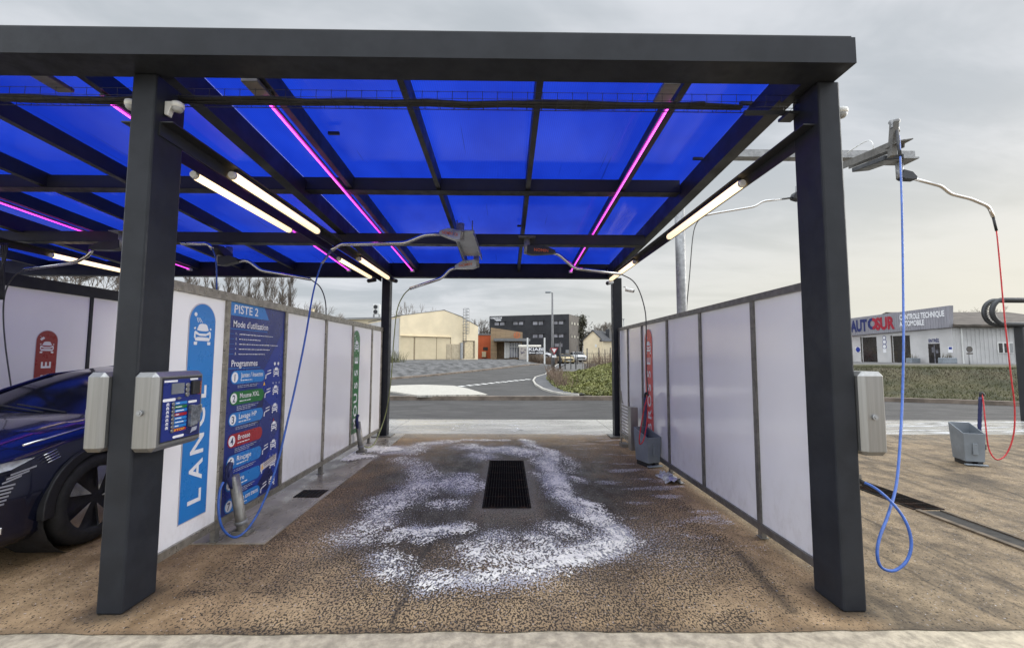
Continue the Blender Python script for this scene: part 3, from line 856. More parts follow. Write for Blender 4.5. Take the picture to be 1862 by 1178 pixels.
rail(2.068, 3.10, 'black angle rail holding tube lights above the right partition', -1)
rail(-6.80, 3.08, 'black angle rail above the far left purple lit partition', 1)
tube_light(-2.235, 3.47, 5.12, 3.005, 'lit warm tube light nearest the camera, inside the centre rail')
tube_light(-2.235, 6.55, 8.20, 3.005, 'lit warm tube light at the rear of the centre rail')
tube_light(-2.505, 3.42, 5.0, 2.985, 'thin looking lit tube on the car side of the centre rail, front one', M_TUBE2)
tube_light(-2.505, 6.45, 8.0, 2.985, 'thin looking lit tube on the car side of the centre rail, rear one', M_TUBE2)
tube_light(2.02, 3.62, 5.36, 3.035, 'lit warm tube light on the right rail, the longer looking front one')
tube_light(2.02, 6.78, 8.40, 3.035, 'lit warm tube light at the rear of the right rail')
tube_light(-6.74, 6.45, 8.1, 3.01, 'lit warm tube light over the far left partition behind the front post')
tube_light(-6.74, 3.5, 5.1, 3.01, 'lit warm tube light at the front of the far left partition')
def led_strip(x, label):
    y0, y1 = 3.2, 8.38
    t = thing('led_strip', label, 'LED strip', (x, 5.8, 3.3), 'magenta LED strips under the roof')
    part('glowing_tube', MB().tube([(x, y0, rz(y0) - .035), (x, y1, rz(y1) - .035)], 0.0085, 8), M_PINK, t)
    part('channel', MB().bar((x, y0, rz(y0) - .012), (x, y1, rz(y1) - .012), 0.03, 0.018), M_INOXD, t)
    part('end_cap', MB().box(x - .035, x + .035, y1, y1 + .07, rz(y1) - .06, rz(y1) - .015), M_WPL, t, bevel=.004)
led_strip(-1.835, 'magenta LED strip left of centre in the middle bay roof')
led_strip(1.25, 'magenta LED strip on the right of the middle bay roof')
led_strip(-3.06, 'magenta LED strip passing behind the front left post')
led_strip(-6.12, 'magenta LED strip at the far left edge of the photo')

# ------------------------------------------------------------------ partition walls
M_TRIM = pm('partition trim', (0.29, 0.27, 0.23), 0.36, 0.65, 0.2, 4, 0, stretch=(1, 3, 3), rvar=0.1)
M_TRIMR = pm('grey partition trim', (0.15, 0.143, 0.132), 0.42, 0.5, 0.2, 4, 0, stretch=(1, 3, 3), rvar=0.1)
def partition(x, ys_, zb, zt, label, face, trim, rail_h=.07):
    """ys_: mullion positions incl. both ends; face=+1/-1 the side towards the middle bay"""
    t = thing('partition_wall', label, 'partition', (x, ys_[0], 0), 'partition walls between the bays')
    for a, b in zip(ys_[:-1], ys_[1:]):
        part('panel', MB().box(x - .008, x + .008, a + .004, b - .004, zb + .03, zt - .03), M_WHITE, t)
    for y in ys_:
        mm = MB().box(x - .026, x + .026, y - .026, y + .026, zb + .034, zt - rail_h)
        for zz in (0.45, 0.9, 1.35, 1.8):
            mm.cyl((x + face*.026, y, zz), (x + face*.032, y, zz), .009, 8)
        part('mullion', mm, trim, t)
    part('top_rail', MB().box(x - .034, x + .034, ys_[0] - .03, ys_[-1] + .03, zt - rail_h + .001, zt), trim, t)
    part('bottom_rail', MB().box(x - .030, x + .030, ys_[0] - .03, ys_[-1] + .03, zb - .025, zb + .033), trim, t)
    for y in ys_[1:-1:2] + [ys_[-1]]:
        part('foot', MB().box(x - .02, x + .02, y - .03, y + .03, 0.012, zb - .026).box(x - .035, x + .035, y - .04, y + .04, 0.011, 0.018), M_INOXD, t)
    return t
partition(-2.42, [3.05, 3.785, 4.785, 5.86, 6.88, 7.86, 8.46], 0.145, 2.085, 'white panelled partition on the left of the middle bay carrying the blue board', 1, M_TRIM)
partition(2.20, [3.05, 3.84, 4.90, 5.92, 7.03, 7.85, 8.45], 0.10, 2.095, 'plain white panelled partition on the right with the red upright sign', -1, M_TRIMR, .055)
partition(-6.90, [3.05, 4.4, 5.9, 7.3, 8.46], 0.145, 2.665, 'tall far left partition glowing purple behind the parked car', 1, M_STEEL, .175)

# ------------------------------------------------------------------ signs
def flat(name, col, rough=0.3, var=0.02):
    return pm(name, col, rough, 0, var, 3, rvar=0.04)
C_WHITE = flat('print white', (0.72, 0.72, 0.74))
C_SKY = flat('print light blue', (0.018, 0.17, 0.48))
C_NAVY = flat('print navy', (0.010, 0.022, 0.155))
C_NAVY2 = flat('print deep navy', (0.008, 0.012, 0.075))
C_MIDB = flat('print royal blue', (0.012, 0.032, 0.24))
C_RED = flat('print red', (0.30, 0.013, 0.024))
C_GREEN = flat('print green', (0.012, 0.135, 0.036))
C_YEL = flat('print amber', (0.75, 0.42, 0.05))
C_ORANGE = flat('print orange', (0.62, 0.13, 0.03))
C_BLACK = flat('print black', (0.02, 0.02, 0.025))

def car_icon(mb, o, u, v, w, cx, cy_, s, d=0.004, mi=0):
    """front view of a car: cabin, bonnet band with lamps, bumper and wheels; s = width"""
    o, u, v, w = map(Vector, (o, u, v, w))
    def P(poly): mb.prism([(cx + a*s, cy_ + b*s) for a, b in poly], o, u, v, w, d*.4, d, mi)
    P([(-.33, .15), (-.22, .36), (-.12, .40), (.12, .40), (.22, .36), (.33, .15), (.18, .12), (-.18, .12)])
    P([(-.50, .22), (-.40, .26), (-.40, .18), (-.46, .17)]); P([(.50, .22), (.40, .26), (.40, .18), (.46, .17)])
    P([(-.46, .07), (-.40, .12), (-.20, .02), (.20, .02), (.40, .12), (.46, .07), (.47, -.14), (.38, -.17), (.40, .0), (.16, -.07), (-.16, -.07), (-.40, 0), (-.38, -.17), (-.47, -.14)])
    P([(-.44, -.16), (-.26, -.12), (.26, -.12), (.44, -.16), (.38, -.26), (-.38, -.26)])
    P([(-.46, -.30), (-.28, -.30), (-.30, -.42), (-.46, -.42)]); P([(.46, -.30), (.28, -.30), (.30, -.42), (.46, -.42)])

def upright_sign(word, o, u, v, w, wd, z0, z1, col, label, cap, pitch, start, kind):
    """rounded-top vertical sign; o at the lower left corner on the wall face, u across, v up"""
    o, u, v, w = map(Vector, (o, u, v, w))
    t = thing('upright_sign', label, 'sign', o, 'upright rounded signs on the partitions')
    H = z1 - z0
    def shape(e): return [(-e, -e), (wd + e, -e)] + disc(wd/2, H - wd/2, wd/2 + e, 20, 0, pi)
    part('border', MB().prism(shape(.008), o, u, v, w, 0.0006, .0030), flat('sign border', (.45, .42, .47)), t)
    part('plate', MB().prism(shape(0), o, u, v, w, .0031, .005), col, t)
    m = MB()
    for i, ch in enumerate(word):
        vs, fs = letters(ch, 1.0, 0.02)
        y0, y1 = 0, .72
        x0, x1 = min(a for a, b in vs), max(a for a, b in vs)
        k = cap/.72
        oo = o + v*(start + i*pitch) + u*(wd/2 + cap/2)
        m.add([oo + v*((a - (x0 + x1)/2)*k*1.12) - u*(b*k) + w*.0065 for a, b in vs], fs)
    part('lettering', m, C_WHITE, t)
    m = MB(); car_icon(m, o + w*.004, u, v, w, wd/2, H - wd*.82, wd*.70, .0025)
    oo = o + w*.004
    if kind == 'spray':
        m.prism(disc(wd*.20, H - wd*.30, wd*.055, 14), oo, u, v, w, .001, .0025)
        for a in (0, .05, .10):
            m.prism([(wd*(.24 + a), H - wd*.38), (wd*(.26 + a), H - wd*.38), (wd*(.32 + a*1.6), H - wd*.51), (wd*(.30 + a*1.6), H - wd*.51)], oo, u, v, w, .001, .0025)
    else:
        m.prism([(wd*.14, H - wd*.42), (wd*.30, H - wd*.30), (wd*.38, H - wd*.38), (wd*.22, H - wd*.50)], oo, u, v, w, .001, .0025)
        m.prism([(wd*.20, H - wd*.33), (wd*.22, H - wd*.35), (wd*.16, H - wd*.26), (wd*.14, H - wd*.27)], oo, u, v, w, .001, .0025)
    part('car_symbol', m, C_WHITE, t)
    return t
upright_sign('LANCE', (-2.411, 3.345, .30), (0, 1, 0), (0, 0, 1), (1, 0, 0), .29, .30, 1.95, C_SKY, 'light blue upright sign lettered LANCE with a spray and car symbol', .145, .20, .16, 'spray')
upright_sign('MOUSSE', (-2.411, 6.915, .32), (0, 1, 0), (0, 0, 1), (1, 0, 0), .30, .32, 1.945, C_GREEN, 'green upright sign lettered MOUSSE at the rear of the left partition', .15, .20, .15, 'spray')
upright_sign('BROSSE', (2.191, 6.885, .33), (0, -1, 0), (0, 0, 1), (-1, 0, 0), .34, .33, 1.965, flat('print red lit side', (0.62, 0.018, 0.035)), 'red upright sign lettered BROSSE on the right partition behind the bin', .16, .20, .15, 'brush')  # lighter copy of the red print, the brighter light here put into its colour
upright_sign('BROSSE', (-6.891, 6.50, .30), (0, 1, 0), (0, 0, 1), (1, 0, 0), .30, .30, 1.90, flat('print red shaded bay', (0.26, 0.012, 0.018)), 'red upright sign half hidden behind the parked car on the purple partition', .14, .19, .14, 'brush')  # same red print darkened, the dimmer left bay put into its colour

# programme board
BO, BU, BV, BW = Vector((-2.411, 3.825, .165)), Vector((0, 1, 0)), Vector((0, 0, 1)), Vector((1, 0, 0))
bd = thing('programme_board', 'tall navy instruction board headed PISTE 2 listing seven wash programmes', 'board', BO)
m = MB().prism([(0, 0), (.935, 0), (.935, 1.865), (0, 1.865)], BO, BU, BV, BW, .0005, .004)
part('board_panel', m, C_NAVY, bd)
m = MB()
m.prism([(.45, 1.10), (.93, 1.66), (.93, .75), (.60, .95)], BO, BU, BV, BW, .0041, .0046)
m.prism([(.02, .30), (.30, .62), (.62, .30), (.90, .62), (.90, .05), (.55, .05), (.30, .33), (.10, .05)], BO, BU, BV, BW, .0041, .0045)
part('backdrop_facet', m, C_MIDB, bd)
for pl_ in ([(.34, .75), (.62, 1.05), (.52, .72)], [(.5, .10), (.74, .30), (.86, .10), (.74, .03)]):
    part('dark_facet', MB().prism(pl_, BO, BU, BV, BW, .0047, .0051), C_NAVY2, bd)
part('header', MB().prism([(.0, 1.732), (.62, 1.732), (.52, 1.862), (.0, 1.862)], BO, BU, BV, BW, .005, .0058), C_SKY, bd)
D = .0075
m = MB()
def T(txt, a, b, h, wd=None, bold=.012): put_text(m, txt, BO + BU*a + BV*b, BU, BV, BW, wd, h, bold, 0, D)
T('PISTE 2', .05, 1.757, .075, .37); T("Mode d'utilisation", .045, 1.632, .060, .56); T('Programmes', .045, 1.283, .058, .40)
def dashes(a, b, L, h=.012, mbx=None):
    random.seed(int(a*1000 + b*777))
    x = a
    while x < a + L:
        w_ = random.uniform(.012, .05); w_ = min(w_, a + L - x)
        if w_ > .006: (mbx or m).prism([(x, b), (x + w_, b), (x + w_, b + h), (x, b + h)], BO, BU, BV, BW, .0068, D)
        x += w_ + .008
for i in range(5): T('%d.' % (i+1), .085, 1.565 - i*.0447, .020, .020)
part('lettering', m, C_WHITE, bd)
for i, L in enumerate((.66, .40, .78, .60, .50)):
    m = MB(); dashes(.14, 1.567 - i*.0447, L*.85, .0065); part('instruction_line', m, C_WHITE, bd)
m = MB()
for i in range(5): m.prism([(.0, 1.569 - i*.0447), (.07, 1.569 - i*.0447), (.07, 1.572 - i*.0447), (.0, 1.572 - i*.0447)], BO, BU, BV, BW, .0045, .0052)
for z_, L in ((1.612, .60), (1.262, .50)): m.prism([(0, z_), (L, z_), (L, z_ + .006), (0, z_ + .006)], BO, BU, BV, BW, .0053, .006)
part('rule_lines', m, C_SKY, bd)
PROG = [('1', 'Jantes / Insectes', C_SKY), ('2', 'Mousse XXL', C_GREEN), ('3', 'Lavage HP', C_SKY), ('4', 'Brosse', C_RED), ('5', 'Rinçage', C_SKY), ('6', 'Cire', C_SKY), ('7', 'Finition sans traces', C_SKY)]
for i, (n_, txt, c) in enumerate(PROG):
    b = 1.126 - i*.185
    pl = part('programme_pill', MB().prism(pill(.045, .585, b, b + .118), BO, BU, BV, BW, .0054, .0062), c, bd)
    part('number_disc', MB().prism(disc(.105, b + .059, .047), BO, BU, BV, BW, .0063, .0068), C_WHITE, pl)
    m = MB(); put_text(m, n_, BO + BU*.105 + BV*(b + .028), BU, BV, BW, None, .062, .015, 0, .0072, True)
    part('numeral', m, C_NAVY2, pl)
    m = MB(); T(txt, .19, b + .055, .045, min(.36, .031*len(txt)), .012); dashes(.19, b + .024, .18, .009)
    part('programme_name', m, C_WHITE, pl)
    m = MB()
    for k, L in enumerate((.34, .30, .22)[:2 + (i % 2)]): dashes(.15, b - .020 - k*.015, L, .006)
    part('small_print', m, pm('print grey', (.35, .37, .45), .4), bd)
    m = MB(); car_icon(m, BO + BW*.005, BU, BV, BW, .80, b + .085, .115, .002)
    if i != 3:
        for pa in ([(.60, b + .06), (.64, b + .075), (.70, b + .085), (.70, b + .075), (.64, b + .062)], [(.60, b + .06), (.615, b + .06), (.61, b + .02), (.598, b + .02)], [(.63, b + .10), (.70, b + .112), (.70, b + .103), (.63, b + .092)]):
            m.prism(pa, BO + BW*.005, BU, BV, BW, .001, .002)
    if i in (0,):
        for xx in (.765, .835): m.prism(disc(xx, b + .17, .018, 12), BO + BW*.005, BU, BV, BW, .001, .002)
    if i in (1, 5):
        for xx in (.74, .80, .86): m.prism([(xx, b + .15), (xx + .012, b + .15), (xx + .006, b + .17)], BO + BW*.005, BU, BV, BW, .001, .002)
    part('car_symbol', m, C_WHITE, bd)
m = MB().prism([(.565, 1.085), (.60, 1.085), (.582, 1.122)], BO, BU, BV, BW, .0055, .0068)
part('warning_triangle', m, C_YEL, bd)
m = MB().prism([(.775, .705), (.79, .74), (.80, .705)], BO, BU, BV, BW, .0055, .0068)
part('red_flag', m, C_RED, bd)
st = solo('warning_sticker', 'pale rectangular warning sticker stuck across the lower right of the blue board', 'sticker', MB().prism([(.575, .245), (.865, .295), (.865, .365), (.575, .315)], BO, BU, BV, BW, .0085, .0095), flat('sticker white', (.55, .50, .50)), BO)
m = MB().prism([(.59, .262), (.625, .268), (.607, .312)], BO, BU, BV, BW, .0096, .0104)
part('warning_triangle', m, C_YEL, st)
m = MB()
for k in range(3): m.prism([(.635, .285 + k*.017), (.85, .322 + k*.0165), (.85, .327 + k*.0165), (.635, .290 + k*.017)], BO, BU, BV, BW, .0096, .0104)
part('small_print', m, C_BLACK, st)

# ------------------------------------------------------------------ payment terminals
M_LCD = pm('grey display', (.16, .17, .19), .15, 0, .1, 8)
M_CLEAR = pm('clear cover', (.10, .11, .13), .12, 0, .4, 30, coat=.5)
def terminal(x, side, y0, y1, z0, z1, label, depth=.185, full=True):
    """side=+1: panel faces +X; the box hangs on the post face at x"""
    t = thing('payment_terminal', label, 'terminal', (x, (y0+y1)/2, z0), 'payment terminals on the posts')
    xf = x + side*depth
    part('housing', MB().box(x + side*.002, xf, y0, y1, z0, z1), M_INOX, t, bevel=.028)
    if side > 0: part('lock', MB().cyl((x + side*depth*.45, y0 + .001, z0 + .24), (x + side*depth*.45, y0 - .012, z0 + .24), .017, 16).cyl((x + side*depth*.45, y0 - .0125, z0 + .24), (x + side*depth*.45, y0 - .016, z0 + .24), .008, 10), M_GALV, t)
    if not full: return t
    o = Vector((xf, y0 if side > 0 else y1, z0)); u = Vector((0, side, 0)); v = Vector((0, 0, 1)); w = Vector((side, 0, 0))
    Wd, Hh = y1 - y0, z1 - z0
    def pr(poly, a, b): return MB().prism(poly, o, u, v, w, a, b)
    rect = lambda a0, a1, b0, b1: [(a0*Wd, b0*Hh), (a1*Wd, b0*Hh), (a1*Wd, b1*Hh), (a0*Wd, b1*Hh)]
    o = o + u*(.032*Wd) + v*(.03*Hh); Wd *= .935; Hh *= .94
    part('panel_frame', pr(rect(.085, .945, .065, .955), .0005, .002), M_DARK, t)
    fp = part('control_panel', pr(rect(.105, .925, .085, .925), .0022, .005), C_NAVY, t)
    part('dark_facet', pr([(.55*Wd, .15*Hh), (.9*Wd, .35*Hh), (.9*Wd, .1*Hh), (.7*Wd, .1*Hh)], .0051, .0056), C_NAVY2, fp)
    part('display', pr(rect(.26, .52, .72, .87), .0051, .011), M_LCD, fp)
    for k in range(3):
        part('button', MB().cyl(o + u*(.59*Wd) + v*((.83 - .065*k)*Hh) + w*.005, o + u*(.59*Wd) + v*((.83 - .065*k)*Hh) + w*.016, .016, 12), M_INOX, fp)
    part('card_reader', pr(rect(.67, .84, .69, .89), .0051, .028), M_BLACK, fp, bevel=.005)
    part('price_strip', pr(rect(.845, .925, .68, .88), .0051, .0062), C_RED, fp)
    m = MB()
    for k in range(4): m.prism(rect(.86, .91, .70 + k*.045, .725 + k*.045), o, u, v, w, .0063, .0068)
    part('price_marks', m, C_YEL, fp)
    for pl_ in (rect(.11, .38, .89, .915), pill(.10*Wd, .36*Wd, .625*Hh, .665*Hh), rect(.66, .84, .90, .925), pill(.64*Wd, .84*Wd, .565*Hh, .60*Hh), pill(.34*Wd, .58*Wd, .10*Hh, .135*Hh)):
        part('caption_label', pr(pl_, .0051, .006), C_WHITE, fp)
    part('coin_slot', pr([(.36*Wd, .655*Hh), (.42*Wd, .635*Hh), (.48*Wd, .655*Hh), (.42*Wd, .675*Hh)], .0051, .010), M_INOX, fp)
    cols = [C_SKY, C_GREEN, C_SKY, C_RED, C_SKY, C_SKY, C_SKY, C_RED]
    for k, c in enumerate(cols):
        b = .565 - k*.0535
        bar_ = part('programme_key', pr(pill(.30*Wd, .62*Wd, b*Hh, (b + .040)*Hh), .0051, .0062), c, fp)
        part('push_button', MB().cyl(o + u*(.30*Wd) + v*((b + .02)*Hh) + w*.0063, o + u*(.30*Wd) + v*((b + .02)*Hh) + w*.016, .011, 12), M_INOX, bar_)
        m = MB()
        if k == 7: put_text(m, 'STOP', o + u*(.36*Wd) + v*((b + .008)*Hh), u, v, w, .09, .013, .02, 0, .0072)
        else: m.prism(rect(.37, .45 + .05*((k*7) % 3), b + .014, b + .026), o, u, v, w, .0063, .007)
        part('key_caption', m, C_YEL if k == 7 else C_WHITE, bar_)
        if k < 7:
            m = MB(); car_icon(m, o + w*.004, u, v, w, .205*Wd, (b + .02)*Hh, .024, .002)
            part('car_symbol', m, C_WHITE, fp)
    part('coin_tray', pr([(.64*Wd, .22*Hh), (.80*Wd, .24*Hh), (.86*Wd, .36*Hh), (.86*Wd, .52*Hh), (.64*Wd, .545*Hh)], .0051, .035), M_CLEAR, fp, bevel=.006)
    part('tray_hinge', pr(rect(.865, .90, .40, .53), .0051, .03), M_INOX, fp, bevel=.004)
    part('emblem', pr([(.72*Wd, .12*Hh), (.76*Wd, .20*Hh), (.88*Wd, .205*Hh), (.86*Wd, .15*Hh), (.78*Wd, .14*Hh)], .0051, .006), pm('print grey', (.35, .37, .45), .4), fp)
    return t
terminal(-2.289, 1, 2.715, 3.15, .955, 1.44, 'stainless payment terminal with blue keypad on the right of the left post', .152)
terminal(-2.446, -1, 2.715, 3.15, .955, 1.44, 'stainless terminal on the car side of the left post, only its plain flank showing', .128)
terminal(2.209, 1, 2.715, 3.15, .940, 1.46, 'stainless terminal on the outer side of the right post', .165)

# ------------------------------------------------------------------ sensors and cameras
M_LENS = pm('sensor lens', (.35, .36, .37), .2, 0, .05, 9, coat=.4)
def sensor(x, y, z, side, label, k=.66):
    t = thing('motion_sensor', label, 'sensor', (x, y, z), 'white motion sensors on the posts')
    m = MB().prism([(q_[0]*k, q_[1]*k) for q_ in ((0, .055), (0, -.085), (.035, -.095), (.06, -.02), (.10, .03), (.10, .055))], (x + side*.002, y - .03*k, z), (side, 0, 0), (0, 0, 1), (0, 1, 0), 0, .06*k)
    part('bracket', m, M_WPL, t, bevel=.004)
    part('head', MB().lathe([(r_ * k, h_*k) for r_, h_ in ((.001, .052), (.04, .056), (.056, .045), (.06, .02), (.056, 0), (.05, -.004))], (x + side*.115*k, y, z), (0, 0, 1), 20), M_WPL, t)
    part('lens', MB().lathe([(r_*k, h_*k) for r_, h_ in ((.05, -.005), (.048, -.025), (.03, -.045), (.001, -.05))], (x + side*.115*k, y, z), (0, 0, 1), 20), M_LENS, t)
sensor(-2.289, 2.85, 3.20, 1, 'white motion sensor on the inner face of the front left post')
sensor(-2.446, 2.85, 3.21, -1, 'white motion sensor peeking out behind the car side of the front left post')
sensor(2.209, 2.85, 3.21, 1, 'white motion sensor on the outer edge of the front right post')
def camera_(p, d, label, mat=None):
    p, d = Vector(p), Vector(d).normalized()
    mat = mat or M_GREYPL
    t = thing('security_camera', label, 'camera', p, 'small security cameras on the rear posts')
    part('body', MB().cyl(p, p + d*.16, .038, 14), mat, t, bevel=.006)
    part('lens', MB().cyl(p + d*.161, p + d*.17, .028, 14), M_BLACK, t)
    part('mount', MB().tube([p + d*.04, p + Vector((0, 0, .05)), p + Vector((0, .12, .07))], .014, 8), mat, t)
camera_((-2.50, 8.30, 2.99), (-.7, -.6, -.25), 'small dark camera at the left of the rear left post top', M_DARK)
camera_((-2.20, 8.30, 2.99), (.7, -.6, -.25), 'small dark camera at the right of the rear left post top', M_DARK)
camera_((2.03, 8.30, 2.97), (-.75, -.6, -.25), 'small grey camera at the top of the rear right post, inner side')
camera_((2.34, 8.5, 2.86), (.8, -.45, -.25), 'white camera on the outer side of the rear right post', M_WPL)

# ------------------------------------------------------------------ booms, hoses, holders
def boom_cover(mb, a, b, h=.13, w=.11, mi=0):
    """folded steel cover tapering from a (pivot) to b (pipe end)"""
    a, b = Vector(a), Vector(b); d = (b - a); L = d.length; d.normalize()
    s = d.cross(Vector((0, 0, 1))).normalized(); u = s.cross(d)
    prof = [(0, h*.5), (L*.62, h*.55), (L, h*.16), (L, -h*.16), (L*.6, -h*.35), (L*.2, -h*.5), (0, -h*.4)]
    mb.prism(prof, a, d, u, s, -w/2, w/2, mi)
def bend(pts, r=.06, n=4):
    pts = [Vector(p) for p in pts]; out = [pts[0]]
    for i in range(1, len(pts)-1):
        a, b, c = pts[i-1], pts[i], pts[i+1]
        r1 = min(r, (a-b).length*.45, (c-b).length*.45)
        p0, p2 = b + (a-b).normalized()*r1, b + (c-b).normalized()*r1
        for k in range(n+1):
            t = k/n; out.append(p0*(1-t)**2 + b*2*t*(1-t) + p2*t*t)
    return out + [pts[-1]]
def spline(pts, n=8):
    P = [Vector(p) for p in pts]; P = [P[0]*2 - P[1]] + P + [P[-1]*2 - P[-2]]; out = []
    for i in range(1, len(P)-2):
        for k in range(n):
            t = k/n
            out.append(.5*((2*P[i]) + (-P[i-1] + P[i+1])*t + (2*P[i-1] - 5*P[i] + 4*P[i+1] - P[i+2])*t*t + (-P[i-1] + 3*P[i] - 3*P[i+1] + P[i+2])*t**3))
    return out + [P[-2]]
M_CHROME = pm('polished boom pipe', (.62, .61, .60), .18, 1.0, .06, 5, rvar=.06)
M_COVER = pm('boom cover steel', (.40, .41, .43), .34, .75, .1, 4, rvar=.08)
M_COVERD = pm('dark boom cover', (.025, .027, .032), .4, .2, .2, 4)
def boom(label, pivot, cover_end, pipe, cov, plate=True, word=None, r=.023):
    pv = Vector(pivot)
    t = thing('ceiling_boom', label, 'boom', pv, 'swivelling ceiling booms')
    m = MB(); boom_cover(m, pv, cover_end)
    c = part('arm_cover', m, cov, t, bevel=.004)
    if word:
        a, b = Vector(cover_end), pv
        d = (b - a); L = d.length; d.normalize(); s = d.cross(Vector((0, 0, 1))).normalized()
        if s.y > 0: s = -s
        u = d if d.x > 0 else -d
        m = MB(); put_text(m, word, (a + b)/2 - u*.10 + Vector((0, 0, -.018)) + s*.0575, u, Vector((0, 0, 1)), s, .20, .042, .02)
        part('lettering', m, C_ORANGE, c)
    part('pipe', MB().tube(bend(pipe), r, 10), M_CHROME, t)
    part('swivel', MB().cyl(pv + Vector((0, 0, .17)), pv + Vector((0, 0, -.05)), .045, 14), M_GALV, t)
    if plate:
        part('mounting_plate', MB().box(pv.x - .12, pv.x + .12, pv.y - .09, pv.y + .09, pv.z + .171, pv.z + .18), M_GALV, t)
    return t
# twin boom bracket in the middle of the bay
def q(px, py, y): return at(px, py, Y=y)
brk = thing('boom_bracket', 'grey channel bracket under the roof joining the two left booms', 'bracket', (-.55, 6.1, 3.05))
m = MB()
pa, pb = q(843, 416, 5.55), q(860, 486, 6.45)
pa.z, pb.z = 3.16, 3.04
m.bar(pa, pb, .27, .012); m.bar(pa + Vector((.13, 0, -.03)), pb + Vector((.13, 0, -.03)), .01, .07); m.bar(pa + Vector((-.13, 0, -.03)), pb + Vector((-.13, 0, -.03)), .01, .07)
part('channel', m, M_COVER, brk)
for a, b in ((-.1, .1), (.1, .1), (-.1, .72), (.1, .72)):
    part('hanger_bolt', MB().cyl(pa.lerp(pb, b) + Vector((a, 0, 0)), pa.lerp(pb, b) + Vector((a, 0, .17)), .008, 8), M_GALV, brk)
boom('upper left ceiling boom reaching to the left partition, grey cover with orange letters', q(838, 430, 5.62), q(800, 424, 5.62), [q(802, 426, 5.62), q(772, 427, 5.62), q(736, 442, 5.62), q(640, 444, 5.62), q(617, 444, 5.60), q(603, 455, 5.55)], M_COVER, False, 'NOMINTOI')
boom('lower left ceiling boom with a pipe dropping towards the rear left post', q(866, 480, 6.6), q(828, 486, 6.6), [q(829, 487, 6.6), q(818, 490, 6.6), q(803, 506, 6.6), q(745, 525, 6.6)], M_COVER, False, 'NOMIN')
boom('right ceiling boom with a black cover under the second cross beam', q(958, 455, 6.1), q(1009, 459, 6.1), [q(1008, 460, 6.1), q(1018, 464, 6.1), q(1045, 488, 6.1), q(1128, 498, 6.1)], M_COVERD, True, 'NOMIN')
# left bay booms
boom('dark boom over the parked car reaching left', q(222, 446, 5.9), q(168, 452, 5.9), [q(169, 453, 5.9), q(160, 465, 5.9), q(138, 477, 5.9), q(45, 490, 5.9)], M_COVERD, True)
boom('boom beside the front left post carrying a blue hose', q(416, 470, 6.4), q(388, 448, 6.0), [q(330, 443, 5.9), q(378, 443, 5.9), q(386, 452, 5.9)], M_COVERD, False)
boom('long thin boom above the poplars bending down behind the left partition', q(400, 476, 6.2), q(435, 474, 6.2), [q(434, 474, 6.2), q(452, 474, 6.2), q(475, 492, 6.2), q(565, 508, 6.2)], M_COVERD, False)

def hose(label, pts, mat, r=.0085, name='hose', fittings=None, n=8):
    t = thing(name, label, 'hose', Vector(pts[0]), 'hoses hanging from the booms')
    part('hose_line', MB().tube(spline(pts, n), r, 8), mat, t)
    for a, b, rr, mt in fittings or []:
        part('fitting', MB().cyl(a, b, rr, 10), mt, t)
    return t
# blue lance hose of the middle bay
def wl(px, py, x=-2.18): return at(px, py, X=x)
hp = [q(602, 456, 5.55), q(585, 480, 5.3), q(570, 530, 5.0), wl(556, 610, -2.05), wl(540, 690, -2.0), wl(523, 765, -2.0), wl(505, 840, -2.02), wl(480, 910, -2.08), wl(455, 955, -2.14), wl(430, 976, -2.2), wl(408, 965, -2.24), wl(398, 935, -2.26), wl(399, 895, -2.28), wl(406, 876, -2.28)]
hose('blue pressure hose hanging in front of the PISTE board', hp, M_HBLUE, .0095, fittings=[(hp[0], hp[1], .014, M_GALV)])
fp_ = [q(745, 525, 6.6), q(733, 538, 6.8), q(722, 565, 7.0), q(716, 620, 7.4), q(711, 690, 7.8), q(704, 740, 8.0), q(696, 770, 7.9), q(684, 800, 7.6), q(674, 812, 7.45), q(662, 810, 7.3), q(654, 790, 7.25), q(650, 765, 7.22)]
hose('yellowish foam hose curving down beside the rear left post', fp_, M_HYEL, .0085)
rp = [q(1128, 498, 6.1), q(1150, 510, 6.15), q(1163, 530, 6.2), q(1173, 565, 6.2), q(1175, 600, 6.2), at(1175, 660, Y=6.25), at(1178, 720, Y=6.3)]
hose('black hose dropping from the right boom past the red sign', rp, M_HGREY, .0085)
rp2 = [at(1180, 712, Y=6.32), at(1172, 740, Y=6.25), at(1164, 785, Y=6.1), at(1163, 806, Y=6.05), at(1170, 800, Y=6.1), at(1176, 770, Y=6.3), at(1178, 740, Y=6.35)]
hose('red hose looped over the grey brush bin at the right partition', rp2, M_HRED, .0085)
cp = [q(45, 490, 5.9), q(25, 503, 5.9), q(10, 530, 5.9), q(6, 570, 5.9), q(10, 630, 5.9), q(22, 718, 5.9), q(24, 760, 5.9)]
hose('dark hose curving down in front of the purple partition', cp, M_HGREY, .0085)
hose('blue hose hanging behind the left partition by the front post', [q(386, 452, 5.9), q(392, 470, 5.9), q(394, 500, 5.9), q(393, 560, 5.9), q(390, 640, 5.9)], M_HBLUE, .0095)
hose('dark hose falling behind the left partition from the thin boom', [q(565, 508, 6.2), q(582, 522, 6.2), q(591, 545, 6.2), q(593, 575, 6.2), q(593, 640, 6.2)], M_HGREY, .0085)
m = MB()
cb_ = thing('cable_drop', 'bundle of dark cables dropping at the far left edge', 'cables', q(6, 450, 5.4))
for k in range(4):
    part('cable', MB().tube(spline([q(2 + 4*k, 442, 5.4), q(4 + 2*k, 470, 5.4), q(8 - k*3, 500, 5.4), q(6 - k*2, 545, 5.4)], 5), .009, 6), M_BLACK, cb_)

